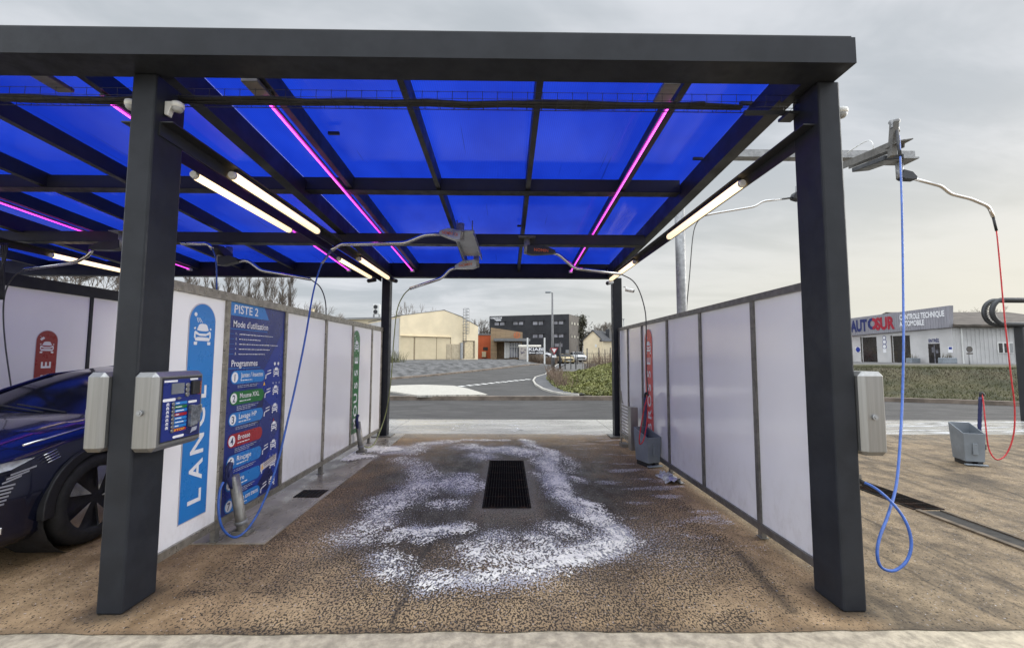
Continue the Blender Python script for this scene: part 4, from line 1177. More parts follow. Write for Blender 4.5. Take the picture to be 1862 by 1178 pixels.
# lance holders
def holder(base, top, label, r=.043):
    b, t_ = Vector(base), Vector(top)
    t = thing('lance_holder', label, 'holder', b, 'lance holders')
    d = (t_ - b).normalized()
    part('holder_tube', MB().tube([b + d*.03, t_, t_ + d*.001, t_ - d*.12], [r, r, r*.86, r*.84], 18, caps=False), M_INOXD, t)
    part('collar', MB().lathe([(r + .001, 0), (r + .007, .003), (r + .007, .03), (r + .001, .033)], b + d*.08, d, 18), M_GALV, t)
    part('foot', MB().box(b.x - .07, b.x + .07, b.y - .06, b.y + .06, .011, .05), M_INOXD, t, bevel=.006)
    return t_, d
t_, d = holder((-2.27, 3.93, .02), (-2.33, 3.86, .52), 'leaning steel tube holder in front of the blue board')
g = thing('spray_gun', 'dark blue spray gun grip resting in the holder by the blue board', 'spray gun', t_, 'spray guns in their holders')
part('grip', MB().tube(spline([t_ - d*.10 + Vector((-.01, -.03, 0)), t_ + Vector((-.02, -.035, 0)), t_ + Vector((-.02, -.04, .07)), t_ + Vector((-.01, -.03, .12))], 4), [.018, .02, .024, .028, .03, .03, .028, .028, .028, .026, .024, .022, .02][:13], 10), M_NAVY, g)
part('trigger', MB().tube([t_ + Vector((-.01, -.055, .0)), t_ + Vector((0, -.07, .06)), t_ + Vector((0, -.06, .11))], .008, 6), M_NAVY, g)
part('lance_pipe', MB().cyl(t_ - d*.4, t_ - d*.02, .011, 8), M_CHROME, g)
t_, d = holder((-2.30, 7.13, .02), (-2.34, 7.02, .50), 'steel tube holder standing in foam by the green sign')
g = thing('spray_gun', 'dark blue foam gun grip resting in the holder by the green sign', 'spray gun', t_, 'spray guns in their holders')
part('grip', MB().tube(spline([t_ - d*.10 + Vector((.0, -.02, 0)), t_ + Vector((-.0, -.03, 0)), t_ + Vector((-.0, -.04, .07)), t_ + Vector((.01, -.02, .12))], 4), .024, 10), M_NAVY, g)
part('lance_pipe', MB().cyl(t_ - d*.4, t_ - d*.02, .011, 8), M_CHROME, g)

# brush bins
def bin_(x, y, ang, label, h=.47, w=.20, dp=.30):
    """open-topped sloping bin, footprint w x dp; tall back, lower front"""
    t = thing('brush_bin', label, 'bin', (0, 0, 0), 'grey plastic brush bins')
    th = .012
    b0 = .06
    def wall(pts):   # tapered shell
        return pts
    lo, hi = .86, 1.0
    X0, Y0 = w/2, dp/2
    zf, zb = h*.80, h
    ring0 = [(-X0*lo, -Y0*lo, b0), (X0*lo, -Y0*lo, b0), (X0*lo, Y0*lo, b0), (-X0*lo, Y0*lo, b0)]
    ring1 = [(-X0, -Y0, zf), (X0, -Y0, zf), (X0, Y0, zb), (-X0, Y0, zb)]
    ins1 = [(a*(1 - 2*th/w), b*(1 - 2*th/dp), c) for a, b, c in ring1]
    ins0 = [(a*.9, b*.9, b0 + .02) for a, b, c in ring0]
    m = MB()
    vs = ring0 + ring1 + ins1 + ins0
    fs = []
    for k in range(3):
        fs += [(k*4 + i, k*4 + (i+1) % 4, (k+1)*4 + (i+1) % 4, (k+1)*4 + i) for i in range(4)]
    fs += [(0, 3, 2, 1), (12, 13, 14, 15)]
    m.add(vs, fs)
    part('shell', m, M_GREYPL, t, bevel=.006)
    part('side_rib', MB().box(X0*.955, X0*.955 + .012, -.02, .02, .16, .36), M_GREYPL, t, bevel=.005)
    part('front_rib', MB().box(-.03, .03, -Y0*.95 - .012, -Y0*.95, .16, .32), M_GREYPL, t, bevel=.005)
    for a in (-1, 1):
        part('foot', MB().box(a*X0*.5 - .03, a*X0*.5 + .03, -Y0*.8, Y0*.8, .001, .059), M_BLACK, t)
    part('base_flange', MB().box(-X0, X0, -Y0*1.1, -Y0*.84, .012, .03), M_GREYPL, t, bevel=.004)
    t.location = (x, y, 0.001); t.rotation_euler = (0, 0, ang)
    return t
bin_(2.03, 6.36, radians(18), 'grey brush bin standing against the right partition under the red sign', .52, .23, .34)
bin_(6.78, 6.45, radians(-20), 'larger grey brush bin out in the open right hand bay', .58, .255, .35)
def brush(foot, top, label):
    f, t_ = Vector(foot), Vector(top)
    t = thing('wash_brush', label, 'brush', f, 'wash brushes standing in the bins')
    n = 18
    part('handle', MB().tube([f.lerp(t_, k/n) for k in range(n+1)], [.021 + .004*(k % 2) for k in range(n+1)], 10), M_NAVY, t)
    part('elbow', MB().tube(spline([t_, t_ + Vector((.005, 0, .05)), t_ + Vector((.03, 0, .06)), t_ + Vector((.05, 0, .02))], 4), .017, 8), M_BLACK, t)
    part('bristle_head', MB().box(f.x - .06, f.x + .06, f.y - .05, f.y + .05, f.z - .08, f.z), M_BLACK, t, bevel=.01)
brush((2.02, 6.38, .20), at(1173, 722, Y=6.5), 'navy brush handle standing in the bin by the right partition')
brush(at(1780, 806, Y=6.42), at(1783, 722, Y=6.42), 'navy ribbed brush handle standing in the outdoor bin')

# floor mat rack: perforated sheet metal
rk = thing('mat_rack', 'perforated stainless mat cleaning rack beside the rear right post', 'rack', (2.08, 7.4, 0))
m = MB()
y0, y1 = 7.18, 7.72
x = 2.0
for k in range(11):                         # slotted plate made of slanted slats between two edges
    z = .16 + k*.054
    m.prism([(y0 + .04, z), (y1 - .05, z + .0), (y1 - .05, z + .022), (y0 + .04, z + .022)], (x, 0, 0), (0, 1, 0), (0, 0, 1), (1, 0, 0), -.004, .004)
m.box(x - .005, x + .005, y0, y0 + .05, .05, .80).box(x - .005, x + .005, y1 - .06, y1, .03, .92)
m.prism([(y1 - .2, .75), (y1 - .04, .75), (y1 - .04, .95), (y1 - .09, .95), (y1 - .13, .80)], (x, 0, 0), (0, 1, 0), (0, 0, 1), (1, 0, 0), -.005, .005)
part('slotted_plate', m, M_INOXD, rk)
m = MB().box(x - .02, x + .10, 7.02, 7.17, .06, .74)
part('side_box', m, M_INOX, rk, bevel=.006)
part('foot', MB().box(x - .02, x + .10, 7.55, 7.75, .002, .06), M_INOXD, rk)

# crumpled foil by the right partition
random.seed(11)
m = MB(); n = 9
c0 = (2.07, 5.62)
vs = [(c0[0] + (i/(n-1) - .5)*.22 + random.gauss(0, .012), c0[1] + (j/(n-1) - .5)*.42 + random.gauss(0, .015), .008 + max(0, .075*(1 - (2*i/(n-1)-1)**2)*random.random())) for j in range(n) for i in range(n)]
m.add(vs, [(j*n+i, j*n+i+1, (j+1)*n+i+1, (j+1)*n+i) for j in range(n-1) for i in range(n-1)])
solo('crumpled_foil', 'crumpled silver foil litter lying at the foot of the right partition', 'litter', m, pm('foil', (.42, .42, .41), .35, .4, .3, 20), (2.07, 5.62, 0))

# drains
M_GRATE = pm('rusty grating', (.010, .008, .007), .85, 0, .5, 9, col2=(.045, .020, .010), thr=(.45, .75), spec=.15)
def grate(x0, x1, y0, y1, label, nb, cross=3, z=.004):
    t = thing('floor_grate', label, 'grate', ((x0+x1)/2, (y0+y1)/2, 0), 'drain grates in the floor')
    part('pit', MB().box(x0, x1, y0, y1, .0006, .0016), pm('drain dark', (.005, .004, .004), .95, spec=.02, rvar=.02), t)
    part('frame', MB().box(x0 - .02, x0, y0 - .02, y1 + .02, .001, .010).box(x1, x1 + .02, y0 - .02, y1 + .02, .001, .010).box(x0, x1, y0 - .02, y0, .001, .010).box(x0, x1, y1, y1 + .02, .001, .010), M_GRATE, t)
    m = MB()
    for k in range(nb):
        xx = x0 + (x1 - x0)*(k + .5)/nb
        m.box(xx - .0035, xx + .0035, y0, y1, .003, .009)
    for k in range(1, cross + 1):
        yy = y0 + (y1 - y0)*k/(cross + 1)
        m.box(x0, x1, yy - .006, yy + .006, .004, .0085)
    part('bars', m, M_GRATE, t)
grate(-.222, .242, 4.61, 6.58, 'large rusty drain grate in the middle of the wet bay floor', 15, 5)
t = thing('floor_grate', 'small square black drain cover beside the left partition', 'grate', (-2.17, 5.02, 0), 'drain grates in the floor')
part('cover', MB().box(-2.31, -2.03, 4.90, 5.16, .0105, .016), M_GRATE, t, bevel=.002)
m = MB()
for a in range(6):
    for b in range(6): m.box(-2.29 + a*.044, -2.265 + a*.044, 4.92 + b*.038, 4.94 + b*.038, .0163, .019)
part('studs', m, M_BLACK, t)
grate(4.18, 4.46, 4.55, 7.2, 'long dark drain grate in the right hand bay floor', 10, 16)
struct('drain_channel', MB().box(4.20, 4.40, -4, 4.50, .0006, .0016), pm('channel dark', (.010, .008, .006), .8, 0, .4, 6))
struct('channel_lip', MB().box(4.15, 4.20, -4, 4.50, .001, .018).box(4.40, 4.43, -4, 4.50, .001, .012), pm('channel edge', (.10, .075, .05), .8, 0, .4, 6))

# ------------------------------------------------------------------ open bay on the right
mast = thing('boom_mast', 'tall galvanised mast with a long cross arm behind the right partition', 'mast', (2.47, 6.35, 0))
mx, my = at(1238, 480, Y=6.35).x, 6.35
zb = at(1350, 290, Y=6.35).z
part('pole', MB().cyl((mx, my, 0), (mx, my, zb + .12), .072, 20), M_GALV, mast)
xe = at(1667, 306, Y=6.12).x
part('cross_arm', MB().box(mx - .3, xe, my - .22, my - .08, zb - .06, zb + .05), M_GALV, mast)
part('clamp', MB().box(mx - .1, mx + .1, my - .079, my + .1, zb - .08, zb + .07), M_GALV, mast)
xs0 = at(1640, 310, Y=6.2).x
part('end_plate', MB().box(xs0 - .14, xe + .01, my - .27, my - .02, zb - .085, zb - .061), M_GALV, mast)
# blue hose boom pointing towards the camera
root_, tip = at(1537, 302, Y=6.0), at(1634, 262, Y=4.75)
ab = thing('ceiling_boom', 'steel boom arm with a raised bracket and plate at the top right against the sky', 'boom', root_, 'swivelling ceiling booms')
m = MB(); dd = (tip - root_).normalized(); sd_ = dd.cross(Vector((0, 0, 1))).normalized()
for s_ in (-.05, .05): m.bar(root_ + sd_*s_, tip + sd_*s_, .018, .09)
M_WST = pm('weathered boom steel', (.12, .115, .105), .5, .3, .25, 6)
part('arm', m, M_WST, ab)
m = MB(); c_ = root_.lerp(tip, .62) + Vector((0, 0, -.13))
m.obox(c_, dd*.40, sd_*.10, Vector((0, 0, .03)))
part('arm_cover', m, M_COVERD, ab, bevel=.01)
brt, brb = at(1626, 224, Y=4.72), at(1622, 285, Y=4.75)
part('upright_bracket', MB().bar(brb, brt, .05, .09, up=dd), M_WST, ab)
part('cap', MB().lathe([(.001, .035), (.05, .03), (.055, .01), (.035, -.02), (.03, -.06)], brt, (.15, 0, 1), 16), M_GALV, ab)
part('swivel', MB().cyl(brt + Vector((.02, 0, -.06)), at(1631, 240, Y=4.70), .027, 12), M_WPL, ab)
part('plate', MB().obox(at(1634, 262, Y=4.72), Vector((.075, 0, .012)), Vector((0, .1, 0)), Vector((0, 0, .006))), M_WST, ab)
part('cable', MB().tube(spline([at(1540, 279, Y=5.9), at(1562, 264, Y=5.6), at(1580, 256, Y=5.4), at(1587, 262, Y=5.3), at(1588, 272, Y=5.3)], 6), .006, 6), M_WPL, ab)
bh = [at(1631, 238, Y=4.68), at(1635, 252, Y=4.62), at(1637, 285, Y=4.5), at(1640, 380, Y=4.3), at(1642, 500, Y=4.1), at(1643, 620, Y=3.85), at(1641, 720, Y=3.65), at(1637, 800, Y=3.45), at(1630, 880, Y=3.25), at(1615, 935, Y=3.1),
      at(1600, 975, Y=3.0), at(1595, 1005, Y=2.95), at(1602, 1030, Y=2.93), at(1625, 1037, Y=2.93), at(1648, 1020, Y=2.95), at(1657, 990, Y=2.98), at(1650, 955, Y=3.02), at(1632, 925, Y=3.08), at(1608, 900, Y=3.16), at(1588, 885, Y=3.22), at(1572, 877, Y=3.26)]
hose('long blue hose hanging in a loop right of the front right post', bh, M_HBLUE, .0095, fittings=[(bh[0], bh[2], .016, M_BLACK)])
lh = thing('lance_holder', 'short black lance pocket fixed behind the front right post', 'holder', at(1568, 876, Y=3.27), 'lance holders')
a_ = at(1560, 872, Y=3.30)
part('holder_tube', MB().cyl(a_, at(1590, 888, Y=3.24), .016, 10), M_BLACK, lh)
part('bracket', MB().box(2.236, a_.x + .02, 3.29, 3.33, a_.z - .04, a_.z + .04), M_INOXD, lh)
pv = at(1636, 318, Y=6.2)
boom('long outdoor boom pipe bending down towards the right edge', pv, at(1662, 326, Y=6.2), [at(1660, 325, Y=6.2), at(1712, 339, Y=6.2), at(1728, 353, Y=6.2), at(1765, 362, Y=6.2), at(1798, 376, Y=6.2), at(1806, 395, Y=6.2)], M_COVERD, False, None, .022)
rh = [at(1806, 395, Y=6.2), at(1812, 420, Y=6.2), at(1818, 480, Y=6.2), at(1827, 580, Y=6.2), at(1838, 680, Y=6.2), at(1845, 740, Y=6.2), at(1843, 790, Y=6.2), at(1830, 825, Y=6.2), at(1812, 835, Y=6.2), at(1798, 815, Y=6.25), at(1792, 770, Y=6.3), at(1788, 730, Y=6.38), at(1785, 716, Y=6.42)]
hose('red hose hanging from the outdoor boom to the brush bin', rh, M_HRED, .009, fittings=[(rh[0], rh[1], .016, M_BLACK)])
boom('thin outdoor boom seen between the right rail and the front right post', at(1453, 358, Y=6.6), at(1440, 360, Y=6.6), [at(1440, 360, Y=6.6), at(1388, 366, Y=6.6), at(1372, 376, Y=6.6), at(1300, 388, Y=6.6), at(1282, 392, Y=6.6)], M_COVERD, False, None, .016)
hose('dark hose falling behind the right partition beside the mast', [at(1282, 392, Y=6.6), at(1268, 404, Y=6.6), at(1260, 430, Y=6.6), at(1254, 500, Y=6.6), at(1249, 560, Y=6.6), at(1247, 640, Y=6.6)], M_HGREY, .008)

# black vacuum frame at the far right
vx, vy = at(1857, 766, Z=0).x, at(1857, 766, Z=0).y
vs_ = thing('vacuum_frame', 'black rounded tubular frame of a vacuum station at the right edge', 'frame', (vx, vy, 0))
z1, z0 = at(1862, 546, Y=vy).z, at(1862, 590, Y=vy).z
zc, hr = (z0 + z1)/2, (z1 - z0)/2
xl = at(1797, 570, Y=vy).x
loop = [(xl + 4.2, vy, zc + hr)] + [(xl + hr - hr*sin(a), vy, zc + hr*cos(a)) for a in [pi*k/14 for k in range(15)]] + [(xl + 4.2, vy, zc - hr)]
for dy_ in (-.09, .09):
    part('loop_rail', MB().tube([(a, vy + dy_, c) for a, b, c in loop], .055, 8), M_DARK, vs_)
m = MB()
for k in range(1, 16):
    a = pi*k/16
    p = Vector((xl + hr - hr*sin(a), vy, zc + hr*cos(a)))
    m.bar(p + Vector((0, -.08, 0)), p + Vector((0, .08, 0)), .03, .012)
for k in range(20):
    for zz in (zc + hr, zc - hr): m.bar((xl + hr + .18*k, vy - .08, zz), (xl + hr + .18*k, vy + .08, zz), .03, .012)
part('slats', m, M_INOXD, vs_)
part('post', MB().box(vx + .10, vx + .45, vy - .1, vy + .1, 0, zc - hr - .06), M_DARK, vs_, bevel=.01)

# ================================================================== VEHICLES
M_GLASS = pm('dark car glass', (.012, .013, .015), .12, 0, .1, 3, rvar=.03, spec=.28)
M_TYRE = pm('tyre rubber', (.014, .014, .015), .75, 0, .2, 9)
M_CHR = pm('bright trim', (.62, .62, .63), .15, 1.0, .05, 4, rvar=.05)
M_LAMPG = pm('headlamp glass', (.45, .46, .48), .08, .3, .2, 20, coat=1)
M_CLAD = pm('car cladding', (.010, .010, .012), .55, 0, .2, 8)
def lerp_tab(tab, y):
    ks = [t[0] for t in tab]
    return [float(np.interp(y, ks, [t[i] for t in tab])) for i in range(1, len(tab[0]))]
BODY = [(0.0, .60, .30, .66, .68), (.04, .74, .24, .73, .76), (.14, .85, .20, .79, .84), (.35, .905, .18, .84, .91), (.6, .92, .18, .89, .955), (.9, .925, .18, .935, .99), (1.2, .925, .18, .965, 1.01),
        (2, .925, .18, .985, 1.01), (3.2, .93, .18, 1.01, 1.03), (3.8, .925, .20, 1.03, 1.05), (4.1, .89, .24, 1.02, 1.05), (4.24, .82, .30, .97, 1.02), (4.3, .68, .38, .90, .94)]
TOP = [(1.20, 1.00), (1.5, 1.13), (1.8, 1.25), (2.1, 1.345), (2.5, 1.40), (3.0, 1.41), (3.4, 1.38), (3.7, 1.30), (3.98, 1.14), (4.16, 1.04)]
def make_car(label, col, group, full=False, name='parked_car'):
    paint = pm('car paint %.3f %.3f %.3f' % col, col, .18, 0, .04, 2, coat=.7, rvar=.02, spec=.35)
    t = thing(name, label, 'car', (0, 0, 0), group)
    m = MB()
    ysn = sorted(set([b[0] for b in BODY] + list(np.linspace(.36, 4.0, 62))))
    rows = []
    for y in ysn:
        w, zb, zs, zt = lerp_tab(BODY, y)
        half = [(0, zb), (w*.86, zb), (w*.95, zb + .07), (w*.97, zb + .20), (w*1.0, .56 if zs > .6 else .5), (w*.985, zs - .12), (w*.955, zs - .03), (w*.90, zs), (w*.62, zt - .015), (w*.3, zt), (0, zt)]
        h2 = half[:2]
        for i_ in range(1, 6):
            for k_ in (1, 2, 3): h2.append((half[i_][0] + (half[i_+1][0]-half[i_][0])*k_/3, half[i_][1] + (half[i_+1][1]-half[i_][1])*k_/3))
        half = h2 + half[7:]
        ring = half + [(-a, b) for a, b in half[-2:0:-1]]
        rows.append([(a, y, b) for a, b in ring])
    n = len(rows[0])
    FL = [v for r in rows for v in r]
    def in_arch(f):
        cx = sum(FL[q_][0] for q_ in f)/4; cyy = sum(FL[q_][1] for q_ in f)/4; cz = sum(FL[q_][2] for q_ in f)/4
        return abs(cx) > .70 and cz < .85 and min(math.hypot(cyy - .86, cz - .37), math.hypot(cyy - 3.48, cz - .37)) < .40
    m.add([v for r in rows for v in r], [(i*n+k, i*n+(k+1) % n, (i+1)*n+(k+1) % n, (i+1)*n+k) for i in range(len(rows)-1) for k in range(n) if not in_arch((i*n+k, i*n+(k+1) % n, (i+1)*n+(k+1) % n, (i+1)*n+k))] + [tuple(range(n)), tuple((len(rows)-1)*n + k for k in range(n))], 0, True)
    part('body', m, paint, t)
    g = MB(); rows = []
    yst = np.linspace(TOP[0][0], TOP[-1][0], 26)
    for y in yst:
        z = float(np.interp(y, [a for a, b in TOP], [b for a, b in TOP]))
        zb = lerp_tab(BODY, y)[2] - .03
        wf = lambda zz: .845 - .48*(zz - .98)
        z = max(z, zb + .02)
        half = [(wf(zb), zb), (wf(zb + (z - zb)*.5) , zb + (z - zb)*.5), (wf(z - .03), z - .03), (wf(z)*.86, z - .004), (wf(z)*.45, z), (0, z)]
        ring = half + [(-a, b) for a, b in half[-2::-1]]
        rows.append([(a, y, b) for a, b in ring])
    n = len(rows[0])
    gl, rf = MB(), MB()
    V = [v for r in rows for v in r]
    fg, fr = [], []
    for i in range(len(rows)-1):
        for k in range(n-1):
            f = (i*n+k, i*n+k+1, (i+1)*n+k+1, (i+1)*n+k)
            (fr if (2.12 < yst[i] < 3.45 and 2 <= k <= n-4) else fg).append(f)
    for mb_, fl in ((gl, fg), (rf, fr)):
        us = sorted({q_ for f in fl for q_ in f}); ix = {q_: i_ for i_, q_ in enumerate(us)}
        mb_.add([V[q_] for q_ in us], [tuple(ix[q_] for q_ in f) for f in fl], 0, True)
    part('windows', gl, M_GLASS, t); part('roof', rf, paint, t)
    for s in (-1, 1):
        p = MB().tube([(s*.845, 1.22, .985), (s*.775, 1.55, 1.135), (s*.69, 2.05, 1.315), (s*.655, 2.8, 1.385), (s*.69, 3.5, 1.33)], .022, 6)
        part('pillar', p, paint, t)
        m = MB()
        m.add([(s*(.60), -.004, .66), (s*.74, .03, .70), (s*.885, .22, .745), (s*.90, .36, .80), (s*.87, .26, .80), (s*.72, .03, .76), (s*.60, -.004, .72)], [(0, 1, 2, 3, 4, 5, 6)])
        m.v = [(a*1.012, b - .012, c) for a, b, c in m.v]
        part('headlight', m, M_LAMPG, t)
        for yy in (.86, 3.48):
            wl_ = MB().lathe([(.22, -.10), (.34, -.10), (.36, -.07), (.362, 0), (.36, .06), (.335, .098), (.275, .105), (.25, .09)], (s*.835, yy, .362), (s, 0, 0), 36)
            tyre = part('wheel', wl_, M_TYRE, t)
            r = MB().lathe([(.001, .05), (.06, .06), (.25, .035), (.262, .09), (.272, .092)], (s*.835, yy, .362), (s, 0, 0), 36)
            rim = part('rim', r, M_CLAD, tyre)
            if full:
                m = MB()
                for k in range(5):
                    a = 2*pi*k/5 + .3
                    pl = [(.05, -.02), (.24, -.105), (.262, -.03), (.24, .01)]
                    P = [(cos(a)*q_[0] - sin(a)*q_[1], sin(a)*q_[0] + cos(a)*q_[1]) for q_ in pl]
                    m.prism(P, (s*.835, yy, .362), (0, 1, 0), (0, 0, 1), (s, 0, 0), .066, .085)
                part('spoke_blade', m, M_CHR, tyre)
            else:
                part('hub', MB().lathe([(.001, .095), (.17, .09), (.2, .07)], (s*.835, yy, .362), (s, 0, 0), 14), M_GALV, tyre)
            m = MB()
            prof = [(cos(a)*.445, sin(a)*.43) for a in np.linspace(-.12, pi + .12, 22)] + [(cos(a)*.362, sin(a)*.362) for a in np.linspace(pi + .12, -.12, 22)]
            m.prism(prof, (s*.88, yy, .37), (0, 1, 0), (0, 0, 1), (s, 0, 0), 0, .058)
            part('arch_trim', m, M_CLAD, t, bevel=.008)
            part('wheel_well', MB().tube([(s*.55, yy, .37), (s*.91, yy, .37)], .425, 26, caps=False).cyl((s*.55, yy, .37), (s*.56, yy, .37), .425, 26), M_BLACK, t)
        part('sill', MB().box(s*.875, s*.935, 1.3, 3.05, .19, .33), M_CLAD, t, bevel=.02)
    m = MB().prism([(-.56, .46), (.56, .46), (.58, .60), (.50, .66), (-.50, .66), (-.58, .60)], (0, -.012, 0), (1, 0, 0), (0, 0, 1), (0, 1, 0), 0, .03)
    part('grille', m, M_CLAD, t, bevel=.01)
    part('number_plate', MB().box(-.26, .26, -.022, -.013, .36, .47), M_WPL, t)
    if full:
        for s in (-1, 1):
            m = MB()
            for k in range(9):
                z = .70 - k*.024
                y0, y1 = (.22 - .02*k, .36 - .04*k) if k < 3 else (.15, .25 - .010*(k - 3))
                wx = lambda yy: float(np.interp(yy, [0, .04, .14, .35, .6], [.62, .745, .857, .91, .926]))
                m.add([(s*(wx(y0) + .004), y0, z), (s*(wx(y1) + .004), y1, z + (.03 if k < 3 else .004)), (s*(wx(y1) + .004), y1, z + (.042 if k < 3 else .016)), (s*(wx(y0) + .004), y0, z + .012)], [(0, 1, 2, 3)])
            part('running_light', m, M_CHR, t)
            m = MB()
            for k in range(4):
                z = .80 - k*.020
                m.tube([(s*.918, .40 + .012*k, z), (s*.921, .49 + .012*k, z + .028)], .0045, 5)
            part('fender_gill', m, M_CHR, t)
            part('bonnet_strip', MB().tube([(s*.87, .30, .895), (s*.878, .7, .945), (s*.875, 1.0, .985), (s*.866, 1.25, 1.0)], .008, 6), M_CHR, t)
        part('splitter', MB().prism([(-.62, .0), (.62, .0), (.89, .22), (.83, .24), (.58, .05), (-.58, .05), (-.83, .24), (-.89, .22)], (0, -.03, .315), (1, 0, 0), (0, 1, 0), (0, 0, 1), 0, .05), M_CHR, t, bevel=.006)
        for s in (-1, 1):
            mm = MB().tube([(s*.86, 1.62, 1.03), (s*.93, 1.58, 1.05)], .02, 6)
            mm.obox((s*1.0, 1.56, 1.08), (.085, 0, 0), (0, .05, 0), (0, 0, .055))
            part('wing_mirror', mm, paint, t, bevel=.02)
        for s in (-1, 1):
            part('wiper', MB().tube([(s*.1 + .2, 1.21, 1.015), (s*.1 - .35, 1.32, 1.075)], .009, 5), M_BLACK, t)
    return t
car = make_car('glossy black car standing in the left wash bay behind the post', (.006, .008, .024), None, True)
del car['category']; car['category'] = 'car'
car.location = (-4.33, 2.92, 0.002); car.rotation_euler = (0, 0, radians(1.5))

# ================================================================== BACKGROUND BUILDINGS
class Facade:
    def __init__(s, A, B, zb):
        s.A = Vector((A[0], A[1], zb)); s.u = (Vector((B[0], B[1], zb)) - s.A); s.L = s.u.length; s.u.normalize()
        s.n = Vector((s.u.y, -s.u.x, 0)); s.v = Vector((0, 0, 1))
        if s.n.dot(Vector((0, 0, 0)) - s.A) < 0: s.n = -s.n
    def uv(s, px, py):
        d = cam_dir((px - CXP)/FPX, 1, -(py - CYP)/FPX)
        o = Vector((0, 0, EYE)); t = (s.A - o).dot(s.n)/d.dot(s.n)
        p = o + d*t - s.A
        return p.dot(s.u), p.z + s.A.z
    def rect(s, x0, y0, x1, y1):
        a0, b1 = s.uv(x0, y0); a1, b0 = s.uv(x1, y1)
        return [(a0, b0), (a1, b0), (a1, b1), (a0, b1)]
    def pr(s, poly, d0, d1, mb=None):
        mb = mb or MB(); mb.prism(poly, s.A, s.u, s.v, s.n, d0, d1); return mb
M_CREAM = pm('cream render', (.70, .60, .42), .85, 0, .07, .6)
M_CREAMD = pm('cream steel door', (.56, .475, .32), .7, 0, .06, .8)
M_ROOFG = pm('grey sheet roof', (.16, .165, .17), .6, 0, .15, .4)
M_WALLW = pm('white render', (.47, .46, .455), .85, 0, .08, .5)
M_CORR = pm('white corrugated cladding', (.46, .455, .45), .6, 0, .08, .6)
M_OFF = pm('charcoal cladding', (.016, .017, .021), .65, 0, .15, .5)
M_BRN = pm('taupe cladding', (.10, .088, .078), .7, 0, .12, .6)
M_WIN = pm('office window', (.22, .22, .25), .1, 0, .4, .9, coat=.5)
M_DKWIN = pm('dark opening', (.018, .016, .016), .3, 0, .3, 1)
M_ORANGE = pm('terracotta render', (.47, .10, .035), .8, 0, .08, .8)
def brickish(name, c1, c2, mo, sc):
    m = bpy.data.materials.new(name); m.use_nodes = True; t = m.node_tree; p = t.nodes['Principled BSDF']
    o = N(t, 'ShaderNodeTexCoord').outputs['Object']
    b = N(t, 'ShaderNodeTexBrick'); b.inputs['Scale'].default_value = sc; b.inputs['Mortar Size'].default_value = .012
    b.inputs['Brick Width'].default_value = 1.2; b.inputs['Row Height'].default_value = .16
    t.links.new(mapping(t, o, (1, 1, 1), (0, 0, 0), (radians(90), 0, 0)), b.inputs['Vector'])
    for k, c in (('Color1', c1), ('Color2', c2), ('Mortar', mo)): b.inputs[k].default_value = (*c, 1)
    t.links.new(b.outputs[0], p.inputs['Base Color']); p.inputs['Roughness'].default_value = .8
    return m
M_PLANK = brickish('tan plank cladding', (.33, .235, .14), (.27, .19, .115), (.12, .09, .06), 1.0)

# cream gabled warehouse
F = Facade(at(727, 655, Y=44)[:2], at(869.5, 651, Y=49)[:2], 1.0)
wh = thing('warehouse', 'cream warehouse with a wide gable and large sliding doors', 'warehouse', F.A)
gab = [F.uv(727, 574), F.uv(808, 564), F.uv(842, 577.5), F.uv(843, 578.5), F.uv(869.5, 593.5)]
base_pts = [(0, -.6), (F.uv(869.5, 651)[0], -.6)]
poly = [(a, b - 1.0) for a, b in gab]
poly = [(0, poly[0][1])] + poly[1:]
wallp = [(0, -.6), (poly[-1][0], -.6)] + poly[::-1]
DEP = 22
part('wall', F.pr(wallp, -DEP, 0), M_CREAM, wh)
rm = MB()
for (a0, b0), (a1, b1) in zip(poly[:-1], poly[1:]):
    if abs(a1 - a0) < .05: continue
    o = F.A; d = Vector((a1 - a0, b1 - b0)).normalized(); nn = Vector((-d.y, d.x))
    if nn.y < 0: nn = -nn
    rm.prism([(a0 - .1, b0 + .01), (a1 + .1, b1 + .01), (a1 + .1 + nn.x*.05, b1 + nn.y*.05 + .01), (a0 - .1 + nn.x*.05, b0 + nn.y*.05 + .01)], o, F.u, F.v, F.n, -DEP - .2, .03)
part('roof', rm, M_ROOFG, wh)
def rct(Fc, *r): return [(a, b - Fc.A.z) for a, b in Fc.rect(*r)]
part('side_cladding', MB().prism([(.3, -.6), (DEP, -.6), (DEP, poly[0][1] - .2), (.3, poly[0][1] - .2)], F.A, -F.n, F.v, -F.u, .002, .04), M_WALLW, wh)
part('sliding_door', F.pr(rct(F, 728, 613.5, 752, 654.5), .002, .06), M_CREAMD, wh)
part('sliding_door', F.pr(rct(F, 754.5, 613.5, 818, 653), .002, .06), M_CREAMD, wh)
m = pm('painted door shadow', (.24, .19, .12), .8)
for r in ((752, 613.2, 754, 654), (818.2, 613.2, 819.2, 625.3), (793, 613.5, 793.5, 653.2)): part('door_shadow_line', F.pr(rct(F, *r), .061, .066), m, wh)  # brown strips on the doors, shade of the gaps put into colour
part('door_track', F.pr(rct(F, 727, 610.5, 820, 613), .002, .22), M_CREAM, wh)
part('hatch_door', F.pr(rct(F, 811.5, 625.5, 818.5, 652.5), .065, .09), pm('beige louvre', (.40, .34, .24), .8), wh)
part('hatch_door', F.pr(rct(F, 820.5, 625.5, 834.5, 652.5), .002, .05), MATS['beige louvre'], wh)
sh = part('roller_shutter', F.pr(rct(F, 844, 621, 861, 650.8), -.02, .03), pm('cream shutter', (.60, .50, .33), .7), wh)
m = MB()
for k in range(6): F.pr(rct(F, 844.5, 625 + k*4.2, 860.5, 626 + k*4.2), .031, .045, m)
part('shutter_rib', m, M_CREAMD, sh)
